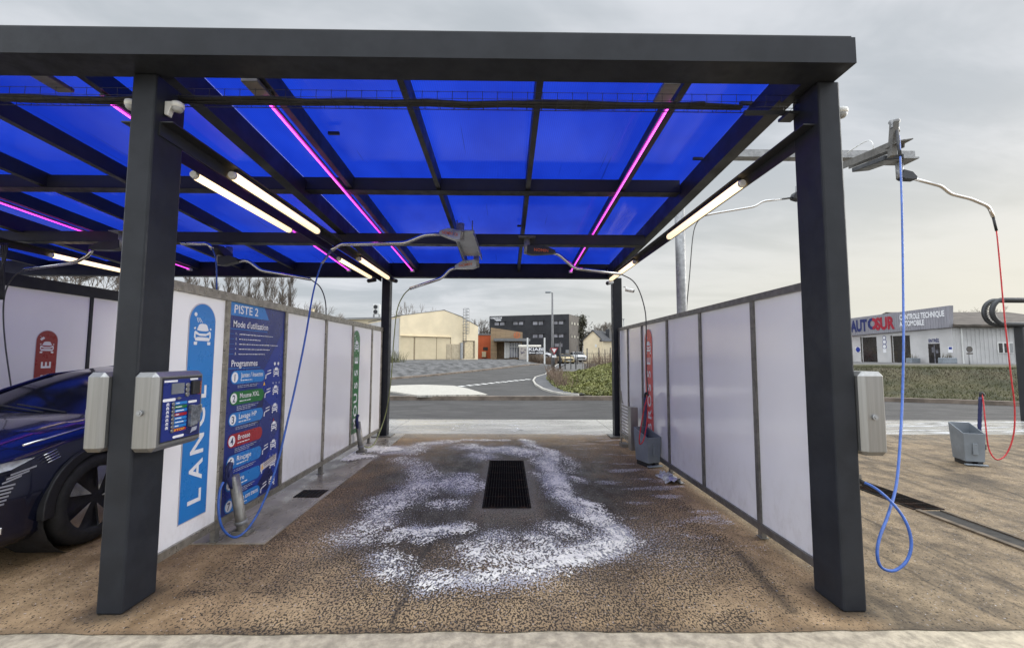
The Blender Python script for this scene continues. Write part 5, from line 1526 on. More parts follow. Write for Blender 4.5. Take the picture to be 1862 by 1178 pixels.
part('shutter_frame', F.pr(rct(F, 842.5, 620, 844, 651), .002, .1, F.pr(rct(F, 861, 620, 862.5, 651), .002, .1, F.pr(rct(F, 842.5, 619, 862.5, 620.5), .002, .1))), pm('brown trim', (.20, .16, .11), .7), wh)
part('drain_pipe', F.pr(rct(F, 836.5, 623, 840.5, 652.5), .002, .16), M_GALV, wh)
lad = MB()
a0, bt = F.uv(840.5, 576); a1, _ = F.uv(846, 576); zt_ = F.uv(843, 562)[1] - F.A.z; zl_ = F.uv(843, 622)[1] - F.A.z
for a in (a0, a1):
    lad.tube([F.A + F.u*a + F.v*zl_ + F.n*.25, F.A + F.u*a + F.v*zt_ + F.n*.25], .035, 5)
z = zl_
while z < zt_:
    lad.tube([F.A + F.u*a0 + F.v*z + F.n*.25, F.A + F.u*a1 + F.v*z + F.n*.25], .02, 4); z += .32
for k in range(9):
    z = zl_ + .9 + (zt_ - zl_ - .9)*k/8
    lad.tube([F.A + F.u*a0 + F.v*z + F.n*.25, F.A + F.u*(a0 - .08) + F.v*z + F.n*.75, F.A + F.u*((a0+a1)/2) + F.v*z + F.n*.98, F.A + F.u*(a1 + .08) + F.v*z + F.n*.75, F.A + F.u*a1 + F.v*z + F.n*.25], .022, 4)
for a in (a0 - .05, a1 + .05, (a0+a1)/2):
    lad.tube([F.A + F.u*a + F.v*(zl_ + .9) + F.n*.8, F.A + F.u*a + F.v*zt_ + F.n*.8], .022, 4)
part('cage_ladder', lad, M_GALV, wh)

# long low warehouse further left
F = Facade(at(470, 655, Y=58)[:2], at(712, 655, Y=52)[:2], .95)
lw = thing('long_warehouse', 'long low warehouse with cream wall under a grey roof behind the left partition', 'warehouse', F.A)
H_ = F.uv(690, 579)[1] - F.A.z
part('wall', F.pr([(0, -.5), (F.L, -.5), (F.L, H_), (0, H_)], -14, 0), M_CREAM, lw)
m = MB(); e0, e1 = F.A - F.u*.3 + F.v*(H_ + .002) + F.n*.4, F.A + F.u*(F.L + .3) + F.v*(H_ + .002) + F.n*.4
top_ = F.v*.75 - F.n*7
m.add([e0, e1, e1 + F.v*.12, e0 + F.v*.12, e0 + top_, e1 + top_], [(0, 1, 2, 3), (3, 2, 5, 4), (0, 3, 4), (1, 5, 2)])
part('roof', m, M_ROOFG, lw)
p = at(683, 564, Y=F.A.y - 1.5)
ac = thing('air_conditioner', 'white two fan air conditioning unit standing on the grey roof', 'air conditioner', p)
c = at(685, 563, Y=51.5); s_ = .5
part('casing', MB().box(c.x - .42, c.x + .42, c.y - .2, c.y + .2, c.z - .55, c.z + .62), M_WPL, ac, bevel=.03)
for dz_ in (-.26, .30):
    part('fan', MB().cyl((c.x - .08, c.y - .201, c.z + dz_), (c.x - .08, c.y - .23, c.z + dz_), .24, 16), M_DARK, ac)
part('stand', MB().box(c.x - .36, c.x - .28, c.y - .18, c.y + .18, H_ + .95, c.z - .551).box(c.x + .28, c.x + .36, c.y - .18, c.y + .18, H_ + .95, c.z - .551), M_GALV, ac)
c = at(567, 562, Y=50)
ac2 = solo('roof_vent', 'small beige box vent on the roof above the left partition', 'vent', MB().box(c.x - .22, c.x + .22, c.y - .2, c.y + .2, H_ + .9, c.z - .02).box(c.x - .26, c.x + .26, c.y - .24, c.y + .24, c.z - .019, c.z + .03), M_CREAMD, c)

# orange building, tan store, black office block, cream house
Fo = Facade(at(866, 651, Y=58)[:2], at(898, 651, Y=58)[:2], .95)
ob = thing('orange_building', 'low terracotta orange building between warehouse and tan store', 'building', Fo.A)
part('wall', Fo.pr([(-2, -.5), (Fo.L, -.5), (Fo.L, Fo.uv(890, 609.5)[1] - Fo.A.z), (-2, Fo.uv(890, 609.5)[1] - Fo.A.z)], -9, 0), M_ORANGE, ob)
part('parapet', Fo.pr([(-2.05, 0), (Fo.L, 0), (Fo.L, .25), (-2.05, .25)], -9, .05).__class__().prism([(-2.05, Fo.uv(890, 609.4)[1] - Fo.A.z), (Fo.L, Fo.uv(890, 609.4)[1] - Fo.A.z), (Fo.L, Fo.uv(890, 607)[1] - Fo.A.z), (-2.05, Fo.uv(890, 607)[1] - Fo.A.z)], Fo.A, Fo.u, Fo.v, Fo.n, -9, .06), M_ROOFG, ob)
part('window', Fo.pr(rct(Fo, 878.5, 631, 887, 637), .002, .04), M_DKWIN, ob)
part('wall_box', Fo.pr(rct(Fo, 876.5, 639, 884, 649), .002, .4), M_CREAMD, ob)
Fs = Facade(at(892, 651, Y=52)[:2], at(950, 651, Y=52)[:2], .95)
sb = thing('tan_store', 'tan clad shop with a sloping parapet, flat entrance canopy and round orange emblem', 'shop', Fs.A)
pp = [(a, b - Fs.A.z) for a, b in (Fs.uv(892, 595.5), Fs.uv(950, 604))]
L_ = Fs.uv(950, 651)[0]
part('wall', Fs.pr([(0, -.5), (Fs.uv(903, 640)[0], -.5), (Fs.uv(903, 640)[0], Fs.uv(903, 622)[1] - Fs.A.z), (L_, Fs.uv(903, 622)[1] - Fs.A.z), (L_, pp[1][1]), (0, pp[0][1])], -10, 0), M_PLANK, sb)
part('recess_wall', Fs.pr(rct(Fs, 903, 622, 950, 653), -2.2, -1.5), M_PLANK, sb)
for r in ((917, 621.5, 921.5, 651), (922, 621.5, 925.5, 651)): part('white_pillar', Fs.pr(rct(Fs, *r), -.4, 0), M_WPL, sb)
part('canopy_slab', Fs.pr(rct(Fs, 898, 616, 963, 621), .002, 1.6), M_ROOFG, sb)
gd = part('glass_door', Fs.pr(rct(Fs, 926, 623, 947, 650), -.6, -.5), M_WIN, sb)
m = MB()
for x in (926, 930.5, 935, 939.5, 944, 947): Fs.pr(rct(Fs, x, 622.6, x + .8, 650), -.495, -.42, m)
Fs.pr(rct(Fs, 926, 630, 947.5, 631), -.494, -.425, m)
part('door_frame', m, M_WPL, gd)
m = MB()
c = Fs.uv(940, 609.5); rr = .33
for k in range(10):
    a = 2*pi*k/10
    m.prism(disc(c[0] + cos(a)*rr, c[1] - Fs.A.z + sin(a)*rr, .07, 8), Fs.A, Fs.u, Fs.v, Fs.n, .003, .03)
for dz_ in (-.13, 0, .13): m.prism([(c[0] - .13, c[1] - Fs.A.z + dz_ - .025), (c[0] + .13, c[1] - Fs.A.z + dz_ - .025), (c[0] + .13, c[1] - Fs.A.z + dz_ + .025), (c[0] - .13, c[1] - Fs.A.z + dz_ + .025)], Fs.A, Fs.u, Fs.v, Fs.n, .003, .03)
m.prism([(c[0] - .14, c[1] - Fs.A.z - .15), (c[0] - .09, c[1] - Fs.A.z - .15), (c[0] - .09, c[1] - Fs.A.z + .15), (c[0] - .14, c[1] - Fs.A.z + .15)], Fs.A, Fs.u, Fs.v, Fs.n, .003, .031)
part('emblem', m, C_ORANGE, sb)

Fb = Facade(at(889.5, 650, Y=79)[:2], at(1035, 650, Y=75)[:2], .4)
ofc = thing('office_block', 'three storey black office block with strips of small windows', 'office building', Fb.A)
hb = [Fb.uv(890, 575)[1] - Fb.A.z, Fb.uv(1035, 571)[1] - Fb.A.z]
part('wall', Fb.pr([(0, -1), (Fb.L, -1), (Fb.L, hb[1]), (0, hb[0])], -8, 0), M_OFF, ofc)
pB = Fb.A + Fb.u*(Fb.L + .001)
q2 = at(1054, 650, Y=82.5)
Fc = Facade((pB.x, pB.y), (q2.x, q2.y), .4)
part('side_wall', Fc.pr([(0.02, -1), (Fc.L, -1), (Fc.L, Fc.uv(1054, 577)[1] - .4), (0.02, hb[1] + .003)], -.5, .02), M_BRN, ofc)
def windows(Fx, lst, own, mat=M_WIN):
    for r in lst:
        f = part('window', Fx.pr(rct(Fx, *r), .003, .05), M_OFF, own)
        ins = rct(Fx, r[0] + .7, r[1] + .6, r[2] - .7, r[3] - .6)
        part('pane', Fx.pr(ins, .051, .06), mat, f)
W1 = [(899, 585.5, 908, 592), (909, 585.5, 918, 592), (933, 584.5, 942, 591), (943, 584.5, 952, 591), (968.5, 584, 978, 591), (979, 584, 988, 591), (1007, 583.5, 1014.5, 590), (1015.5, 583.5, 1025, 590),
      (968.5, 607.5, 978, 614.5), (979, 607.5, 988, 614.5), (1007, 607, 1014.5, 614), (1015.5, 607, 1025, 614), (1008, 624, 1024, 631)]
windows(Fb, W1, ofc)
m = MB()
for r in ((897, 583.8, 919, 585.2), (931, 583, 953, 584.3), (966.5, 582.3, 989.5, 583.7), (1005, 581.8, 1026, 583.2), (966.5, 605.8, 989.5, 607.2), (1005, 605.3, 1026, 606.7)): Fb.pr(rct(Fb, *r), .003, .35, m)
part('window_hood', m, M_OFF, ofc)
M_WLIT = pm('bright window', (.55, .52, .44), .2, 0, .2, 2)
windows(Fc, [(1038, 584.5, 1041, 591), (1042.5, 585.5, 1046.5, 592), (1048.5, 586.5, 1052, 593), (1038, 608, 1041, 614.5), (1042.5, 609, 1046.5, 615.5), (1048.5, 610.5, 1052, 616)], ofc, M_WLIT)
m = MB(); a, b = Fb.uv(892, 579.5); e, _ = Fb.uv(913, 579.5)
put_text(m, 'capeos', Fb.A + Fb.u*a + Fb.v*(b - Fb.A.z), Fb.u, Fb.v, Fb.n, e - a, .40, .02, 0, .02)
for k in range(2): Fb.pr(rct(Fb, 900 + k*2, 580.5 + k*1.8, 911, 581.7 + k*1.8), .003, .02, m)
part('lettering', m, C_WHITE, ofc)
part('roof_vent', Fb.pr(rct(Fb, 965, 571.2, 968, 573.5), -2, -1.4), M_DARK, ofc)
part('meter_cabinet', Fb.pr(rct(Fb, 1029, 636, 1035, 642.5), .003, .3), M_GALV, ofc)

Fh = Facade(at(1061, 640, Y=70)[:2], at(1095.5, 640, Y=68.2)[:2], .9)
hs = thing('cream_house', 'cream gabled house with a steep dark slate roof and chimney', 'house', Fh.A)
L_ = Fh.L
apx = Fh.uv(1078, 601.5); ev = Fh.uv(1061, 618)[1] - Fh.A.z
ap = (apx[0], apx[1] - Fh.A.z); ev2 = Fh.uv(1095.5, 619.5)[1] - Fh.A.z
part('wall', Fh.pr([(0, -1.5), (L_, -1.5), (L_, ev2), ap, (0, ev)], -8, 0), M_CREAM, hs)
rm = MB()
M_SLATE = pm('dark slate roof', (.030, .031, .036), .6, 0, .25, 1.5)
for P0, P1 in (((-.25, ev - .2), ap), (ap, (L_ + .3, ev2 - .2))):
    rm.prism([(P0[0], P0[1] + .01), (P1[0], P1[1] + .01), (P1[0], P1[1] + .17), (P0[0], P0[1] + .17)], Fh.A, Fh.u, Fh.v, Fh.n, -8.2, .2)
rf = part('roof', rm, M_SLATE, hs)
a, b = Fh.uv(1088.5, 596)
part('chimney', MB().prism([(a - .3, b - Fh.A.z - 2), (a + .35, b - Fh.A.z - 2), (a + .35, b - Fh.A.z), (a - .3, b - Fh.A.z)], Fh.A, Fh.u, Fh.v, Fh.n, -4.5, -3.7), M_SLATE, rf)
part('window', Fh.pr(rct(Fh, 1082, 626, 1085.5, 631), .003, .05), M_WPL, hs)
aw = at(1096.5, 630, Y=66.5); a2_, zt2 = at(1114, 630, Y=66.5), at(1106, 620.5, Y=66.5).z
part('side_wing', MB().box(aw.x, a2_.x, 66.5, 72, -.6, zt2), M_CREAM, hs)
part('wing_roof', MB().prism([(-.2, .003), (0, .10), (5.5, .9), (5.5, .003)], (aw.x, 66.4, zt2), (0, 1, 0), (0, 0, 1), (1, 0, 0), -.1, a2_.x - aw.x + .2), M_SLATE, hs)

# ------------------------------------------------------------------ vehicle inspection centre on the right
Fa = Facade(at(1553, 660, X=39.7)[:2], at(1735.5, 661, X=39.7)[:2], .98)
au = thing('inspection_centre', 'white vehicle inspection garage with a big grey sign band and dark roof wing', 'garage', Fa.A)
Az = Fa.A.z
L_ = Fa.L
top_ = Fa.uv(1735, 590)[1] - Az
part('wall', Fa.pr([(-14, -.6), (L_, -.6), (L_, top_), (-14, top_)], -14, 0), M_WALLW, au)
def rca(*r): return rct(Fa, *r)
# sign band (corrugated, rising to the right)
pts = [Fa.uv(1450, 619), Fa.uv(1733.5, 595), Fa.uv(1733.5, 555.5), Fa.uv(1450, 592)]
sgn = part('sign_band', Fa.pr([(a, b - Az) for a, b in pts], .01, .35), pm('grey sign cladding', (.235, .23, .255), .6, 0, .06, .8), au)
m = MB()
a_l, a_r = pts[0][0], pts[1][0]
k = a_l + .1
while k < a_r - .05:
    f = (k - a_l)/(a_r - a_l)
    b0 = pts[0][1] + (pts[1][1] - pts[0][1])*f - Az; b1 = pts[3][1] + (pts[2][1] - pts[3][1])*f - Az
    m.prism([(k, b0), (k + .09, b0), (k + .09, b1), (k, b1)], Fa.A, Fa.u, Fa.v, Fa.n, .351, .375); k += .25
part('sign_rib', m, MATS['grey sign cladding'], sgn)
M_NB = flat('sign dark blue', (.012, .02, .11)); M_RD = flat('sign crimson', (.30, .012, .03))
def fa_text(txt, x0, yb0, x1, yb1, cap, mat, bold, d=.39):
    a0, b0 = Fa.uv(x0, yb0); a1, b1 = Fa.uv(x1, yb1)
    m = MB(); put_text(m, txt, Fa.A + Fa.u*a0 + Fa.v*(b0 - Az) + Fa.n*d, (Fa.u*(a1 - a0) + Fa.v*(b1 - b0)).normalized(), Fa.v, Fa.n, math.hypot(a1 - a0, b1 - b0), cap, bold)
    part('lettering', m, mat, sgn)
fa_text('AUT', 1553, 603, 1583.5, 600.4, 1.22, M_NB, .05)
fa_text('SUR', 1599, 599, 1634, 596.5, 1.22, M_RD, .05)
m = MB(); c = Fa.uv(1593, 588.5)
ringp = lambda r0, r1, a0, a1: [(c[0] + r1*cos(a), c[1] - Az + r1*sin(a)) for a in np.linspace(a0, a1, 16)] + [(c[0] + r0*cos(a), c[1] - Az + r0*sin(a)) for a in np.linspace(a1, a0, 16)]
m.prism(ringp(.30, .62, -pi/2, pi/2), Fa.A, Fa.u, Fa.v, Fa.n, .376, .405); part('ring_emblem', m, M_RD, sgn)
m = MB(); m.prism(ringp(.34, .62, pi/2, 3*pi/2), Fa.A, Fa.u, Fa.v, Fa.n, .376, .405); part('ring_emblem', m, M_NB, sgn)
fa_text('CONTROLE TECHNIQUE', 1643, 582, 1725, 574.5, .52, C_WHITE, .03)
fa_text('AUTOMOBILE', 1643, 593.5, 1688, 590.5, .50, C_WHITE, .03)
for r in ((1568.5, 613.5, 1596, 658), (1624, 611, 1657, 659)):
    dd_ = part('garage_door', Fa.pr(rca(*r), .002, .03), M_DKWIN, au)
    part('door_jamb', Fa.pr(rca(r[0] - 2, r[1] - 1, r[0], r[3]), .002, .12), M_BRN, dd_)
ed = part('entrance_door', Fa.pr(rca(1688, 625, 1711, 660.5), .002, .03), M_DKWIN, au)
m = MB()
for r in ((1694.5, 631, 1699, 641), (1702, 636, 1707, 642), (1700, 626, 1700.6, 660)): Fa.pr(rca(*r), .031, .036, m)
part('door_panes', m, M_WIN, ed)
a0, b0 = Fa.uv(1689, 622.8); a1, b1 = Fa.uv(1708, 621.8)
m = MB(); put_text(m, 'ENTRÉE', Fa.A + Fa.u*a0 + Fa.v*(b0 - Az), Fa.u, Fa.v, Fa.n, a1 - a0, .33, .03, 0, .02)
part('lettering', m, M_NB, au)
m = MB()
for (x, y, r) in ((1608, 614, .22), (1608.5, 621.5, .26), (1608.5, 630, .26)):
    c = Fa.uv(x, y); m.prism(disc(c[0], c[1] - Az, r, 16), Fa.A, Fa.u, Fa.v, Fa.n, .003, .02)
part('round_notice', m, flat('notice ring', (.12, .13, .25)), au)
m = MB()
for (x, y, r) in ((1608, 614, .15), (1608.5, 621.5, .19), (1608.5, 630, .19)):
    c = Fa.uv(x, y); m.prism(disc(c[0], c[1] - Az, r, 16), Fa.A, Fa.u, Fa.v, Fa.n, .021, .026)
part('round_notice', m, C_WHITE, au)
for r in ((1606, 634, 1612, 641), (1556, 631, 1565, 640), (1724, 630, 1733, 641)): part('white_notice', Fa.pr(rca(*r), .003, .02), C_WHITE, au)
m = MB(); c = Fa.uv(1560.5, 635.5); m.prism(disc(c[0], c[1] - Az, .30, 16), Fa.A, Fa.u, Fa.v, Fa.n, .021, .028); Fa.pr(rca(1725.5, 631, 1731.5, 635), .021, .028, m)
part('blue_notice', m, C_MIDB, au)
# wing
cw = Fa.A + Fa.u*(L_ + .002)
Fw = Facade((cw.x, cw.y), (cw.x + 12, cw.y - .6), .98)
hw = Fw.uv(1780, 595)[1] - Az
wg = part('wing_wall', Fw.pr([(0.05, -.6), (Fw.L, -.6), (Fw.L, hw), (0.05, hw)], -13.5, 0), M_CORR, au)
m = MB(); k = .15
while k < Fw.L:
    m.prism([(k, 0), (k + .12, 0), (k + .12, hw - .05), (k, hw - .05)], Fw.A, Fw.u, Fw.v, Fw.n, .002, .03); k += .36
part('cladding_rib', m, M_CORR, wg)
part('drain_pipe', Fw.pr(rct(Fw, 1746.5, 596, 1750, 662), .032, .15), M_WPL, wg)
part('plain_panel', Fw.pr(rct(Fw, 1735.5, 596, 1746, 663), .031, .05), M_WALLW, wg)
wn = part('window', Fw.pr(rct(Fw, 1812, 622, 1842, 642), .031, .07), M_WPL, wg)
part('pane', Fw.pr(rct(Fw, 1814, 624, 1822.5, 641), .071, .08, Fw.pr(rct(Fw, 1824, 624, 1833, 641), .071, .08)), M_DKWIN, wn)
part('shutter_box', Fw.pr(rct(Fw, 1834, 624, 1841, 641), .071, .09), M_GALV, wn)
rm = MB()
e0 = Fw.A + Fw.v*(hw + .003) - Fw.u*.05 + Fw.n*.5; e1 = Fw.A + Fw.v*(hw + .003) + Fw.u*(Fw.L + .3) + Fw.n*.5
up_ = Fw.v*2.05 - Fw.n*7.5
rm.add([e0, e1, e1 + Fw.v*.2, e0 + Fw.v*.2, e0 + up_, e1 + up_, e0 - Fw.n*15, e1 - Fw.n*15], [(0, 1, 2, 3), (3, 2, 5, 4), (0, 3, 4, 6), (1, 7, 5, 2), (4, 5, 7, 6)])
part('roof', rm, pm('weathered fibre roof', (.075, .062, .052), .9, 0, .35, .8, stretch=(1, 3, 1)), au)
part('rear_roof', MB().box(39.9, 50, 51, 62, 4.9, 5.3), M_ROOFG, au)
def planter(px0, px1, py0, py1, Yp, label):
    a, b = at(px0, py1, Y=Yp), at(px1, py0, Y=Yp)
    t = thing('planter', label, 'planter', (a.x, Yp, 1.0), 'planters by the garage entrance')
    part('trough', MB().box(a.x, b.x, Yp - .3, Yp + .3, 1.0, b.z), M_GREYPL, t, bevel=.05)
    random.seed(px0); m = MB()
    for k in range(26):
        x = random.uniform(a.x + .15, b.x - .15); y = Yp + random.uniform(-.2, .2)
        m.tube([(x, y, b.z - .05), (x + random.uniform(-.12, .12), y, b.z + random.uniform(.15, .5))], [.02, .006], 4)
    part('shrub', m, pm('dry shrub', (.10, .09, .06), .9), t)
planter(1652, 1669, 651, 660, 41.3, 'low grey planter between the open garage door and the entrance')
planter(1711, 1735, 650.5, 661, 38.6, 'larger grey planter right of the entrance door')
def round_sign(px, py, Yp, r, zfoot, label, mat, plate=None):
    p = at(px, py, Y=Yp)
    t = thing('road_sign', label, 'road sign', (p.x, Yp, zfoot))
    part('pole', MB().cyl((p.x, Yp, zfoot - .3), (p.x, Yp, p.z + r*.6), .035, 8), M_GALV, t)
    part('sign_face', MB().cyl((p.x, Yp - .04, p.z), (p.x, Yp - .06, p.z), r, 24), mat, t)
    part('sign_ring', MB().lathe([(r*1.0, -.001), (r*1.06, .0), (r*1.06, .03), (r, .03)], (p.x, Yp - .04, p.z), (0, -1, 0), 24), M_DARK, t)
    if plate: part('plate', MB().box(p.x - r*1.1, p.x + r*1.1, Yp - .06, Yp - .04, p.z - r*1.75, p.z - r*1.25), M_BRN, t)
    return t
round_sign(1761.5, 635, 33, .22, 1.0, 'dark backed round road sign with a small plate before the white wing', M_BRN, True)

# ------------------------------------------------------------------ street furniture in the middle distance
lp = at(1004.5, 600, Y=33); top = at(1004.5, 532, Y=33)
t = thing('street_lamp', 'tall grey street lamp with a short arm in the middle distance', 'street lamp', (lp.x, 33, .4))
M_POLE = pm('grey pole paint', (.13, .13, .135), .6)
part('pole', MB().tube([(lp.x, 33, .3), (lp.x, 33, 2.5), (lp.x, 33, top.z)], [.11, .095, .06], 12), M_POLE, t)
e = at(994.5, 531.5, Y=33)
part('arm', MB().tube([(lp.x, 33, top.z - .05), (lp.x - .1, 33, top.z + .03), (e.x + .15, 33, e.z + .02)], .035, 8), M_GALV, t)
part('lamp_head', MB().box(e.x - .12, e.x + .28, 32.88, 33.12, e.z - .05, e.z + .05), M_GREYPL, t, bevel=.02)
a = at(1134, 581, Y=60); t = thing('street_lamp', 'small distant lamp column just right of the rear right post', 'street lamp', (a.x, 60, .5))
part('pole', MB().cyl((a.x, 60, .2), (a.x, 60, a.z), .06, 8), M_GALV, t)
part('lamp_head', MB().box(a.x - .6, a.x + .1, 59.9, 60.1, a.z, a.z + .1), M_GALV, t)
# entrance sign on two posts
Ys = 43.5
t = thing('store_sign', 'black store sign with white capitals and an arrow, hung between two white posts', 'sign', at(974, 655, Y=Ys))
for px, py0, py1 in ((959.3, 614, 654.5), (990.2, 614, 657)):
    a, b = at(px, py0, Y=Ys), at(px, py1, Y=Ys); part('post', MB().box(a.x - .075, a.x + .075, Ys - .07, Ys + .07, b.z - .3, a.z), M_WPL, t)
a, b = at(960.5, 631, Y=Ys), at(989, 644.3, Y=Ys)
bdp = part('board', MB().box(a.x, b.x, Ys - .05, Ys + .05, b.z, a.z), C_BLACK, t)
c_, d_ = at(960.5, 614, Y=Ys), at(989, 616, Y=Ys)
part('top_bar', MB().box(c_.x, d_.x, Ys - .04, Ys + .04, d_.z, c_.z), C_BLACK, t)
m = MB(); wB = b.x - a.x; hB = a.z - b.z
put_text(m, 'KIABI', (a.x + wB*.03, Ys - .06, b.z + hB*.50), (1, 0, 0), (0, 0, 1), (0, -1, 0), wB*.94, hB*.42, .03)
put_text(m, 'ENTRÉE', (a.x + wB*.52, Ys - .06, b.z + hB*.09), (1, 0, 0), (0, 0, 1), (0, -1, 0), wB*.43, hB*.24, .03)
m.prism([(a.x + wB*.03, b.z + hB*.22), (a.x + wB*.14, b.z + hB*.36), (a.x + wB*.14, b.z + hB*.27), (a.x + wB*.45, b.z + hB*.27), (a.x + wB*.45, b.z + hB*.17), (a.x + wB*.14, b.z + hB*.17), (a.x + wB*.14, b.z + hB*.08)], (0, Ys - .055, 0), (1, 0, 0), (0, 0, 1), (0, -1, 0), 0, .006)
part('lettering', m, C_WHITE, bdp)
Yq = 45
t = thing('bus_shelter', 'small shelter with a curved pale roof and a scribbled side panel by the store sign', 'shelter', at(955, 655, Y=Yq))
a, b = at(943.5, 631, Y=Yq), at(958, 653.5, Y=Yq)
pn = part('side_panel', MB().box(a.x + .02, b.x, Yq - .03, Yq + .03, b.z, a.z), pm('pale panel', (.40, .36, .32), .6, 0, .15, 3), t)
m = MB(); random.seed(4)
for k in range(9):
    x = a.x + .1 + random.random()*(b.x - a.x - .3); z = b.z + (a.z - b.z)*random.uniform(.45, .85)
    m.tube([(x, Yq - .04, z), (x + .06, Yq - .04, z + .1), (x + .10, Yq - .04, z - .04), (x + .16, Yq - .04, z + .06)], .012, 4)
part('scribble', m, flat('spray ink', (.08, .09, .22)), pn)
part('post', MB().box(a.x - .06, a.x + .01, Yq - .05, Yq + .05, b.z - .2, a.z), M_DARK, t)
a2, b2 = at(943, 627, Y=Yq), at(984, 632, Y=Yq)
part('roof', MB().prism([(0, 0), (0, .16), (.3, .28), (.9, .28), (1.2, .16), (1.2, 0)], (a2.x, Yq - .05, b2.z), (0, 1, 0), (0, 0, 1), (1, 0, 0), 0, b2.x - a2.x), pm('pale shelter roof', (.50, .47, .41), .6), t)
a3, b3 = at(958.2, 644, Y=Yq + 1), at(988, 655, Y=Yq + 1)
part('back_wall', MB().box(a3.x, b3.x, Yq + .9, Yq + 1.0, b3.z - .3, a2.z - .3), pm('tan shelter wall', (.27, .215, .165), .8), t)
# give way sign
Yg = 26.5
t = thing('give_way_sign', 'inverted red and white triangle give way sign on a dark pole in the ivy', 'road sign', at(1008, 690, Y=Yg))
p0 = at(1007.5, 640, Y=Yg)
zf_ = float(Pz(Yg))
part('pole', MB().cyl((p0.x, Yg, zf_), (p0.x, Yg, p0.z + .2), .045, 8), M_DARK, t)
def tri(r, c): return [(c[0] - r, c[1] + r*.62), (c[0] + r, c[1] + r*.62), (c[0], c[1] - r*1.1)]
c0 = at(1007.5, 637, Y=Yg)
part('red_triangle', MB().prism(tri(.235, (c0.x, c0.z)), (0, Yg - .05, 0), (1, 0, 0), (0, 0, 1), (0, -1, 0), 0, .02), C_RED, t, bevel=.004)
part('white_triangle', MB().prism(tri(.145, (c0.x, c0.z + .012)), (0, Yg - .071, 0), (1, 0, 0), (0, 0, 1), (0, -1, 0), 0, .006), C_WHITE, t)
part('plate', MB().box(c0.x - .13, c0.x + .13, Yg - .06, Yg - .05, at(1007, 650, Y=Yg).z, at(1007, 646, Y=Yg).z), C_WHITE, t)
c1 = at(1004, 637, Y=Yg + .6)
t = thing('road_sign', 'dull brown back of a round road sign half hidden behind the give way sign', 'road sign', (c1.x, Yg + .6, zf_))
part('sign_face', MB().cyl((c1.x, Yg + .6, c1.z), (c1.x, Yg + .62, c1.z), .19, 20), M_BRN, t)
part('pole', MB().cyl((c1.x + .12, Yg + .66, zf_), (c1.x + .12, Yg + .66, c1.z), .04, 8), M_GALV, t)
# fence posts behind the ivy
FP = [(1018, 622, 664, .10), (1027.5, 643, 668, .05), (1047, 639, 664, .05), (1067.5, 634, 660, .05), (1089, 633, 660, .05), (1049.5, 629, 645, .05), (1110, 633, 660, .05), (1038, 648, 667, .04), (1100, 636, 660, .03)]
LBL = ['thick tall', 'short', 'straight dark', 'slim dark', 'dark upright', 'far thin', 'partly hidden', 'lowest', 'thin']
WHERE = ['right of the street lamp', 'left of the gold car', 'between the gold and white cars', 'right of the nearest white car', 'in front of the cream house', 'below the office corner', 'beside the rear right post', 'before the gold car', 'under the dark house roof']
for (px, y0, y1, r), l_, w_ in zip(FP, LBL, WHERE):
    Yp = 33 if px != 1049.5 else 48
    a = at(px, y0, Y=Yp)
    m = MB().cyl((a.x, Yp, gzf(a.x, Yp) - .2), (a.x, Yp, a.z), r*.8, 8).cyl((a.x, Yp, a.z), (a.x, Yp, a.z + .03), r*.95, 8)
    solo('fence_post', '%s fence post %s' % (l_, w_), 'post', m, M_DARK, (a.x, Yp, gzf(a.x, Yp)), 'posts behind the ivy')
wire = MB()
for zz in (.35, .75):
    wire.tube([(at(1027, 650, Y=33).x, 33, 1.0 + zz), (at(1110, 650, Y=33).x, 33, 1.0 + zz)], .012, 4)
solo('fence_wire', 'thin wires strung between the dark posts behind the ivy', 'wire', wire, M_DARK, (6, 33, 1))
# parked cars
CARS = [((1035, 661), 62, (.50, .40, .22), 'gold car facing the viewer beyond the ivy', 8), ((1056.5, 657.5), 62, (.62, .62, .62), 'white car parked nearest the ivy right of the gold car', 4), ((1074, 651), 72, (.60, .60, .61), 'second white car parked beyond the nearest white one', -30),
        ((1008, 652), 64, (.58, .58, .60), 'white car behind the give way sign', 60), ((985, 650), 66, (.55, .56, .57), 'silver car partly hidden by the store sign post', 80), ((1091, 650), 74, (.05, .055, .06), 'dark car parked in front of the cream house', 30), ((1105, 648), 72, (.12, .13, .15), 'dark grey car at the edge of the rear right post', 30)]
for (px, py), Yc, col, lab, ang in CARS:
    a = at(px, py, Y=Yc)
    c = make_car(lab, col, 'distant parked cars')
    c.location = (a.x, Yc, gzf(a.x, Yc) + .02); c.rotation_euler = (0, 0, radians(ang)); c.location.z = min(a.z, 1.0)
a = at(1552, 650, Y=50)
c = make_car('red car half hidden by the front right post near the garage', (.45, .02, .02), 'distant parked cars'); c.location = (37.6, 50.0, 1.03); c.rotation_euler = (0, 0, radians(15))

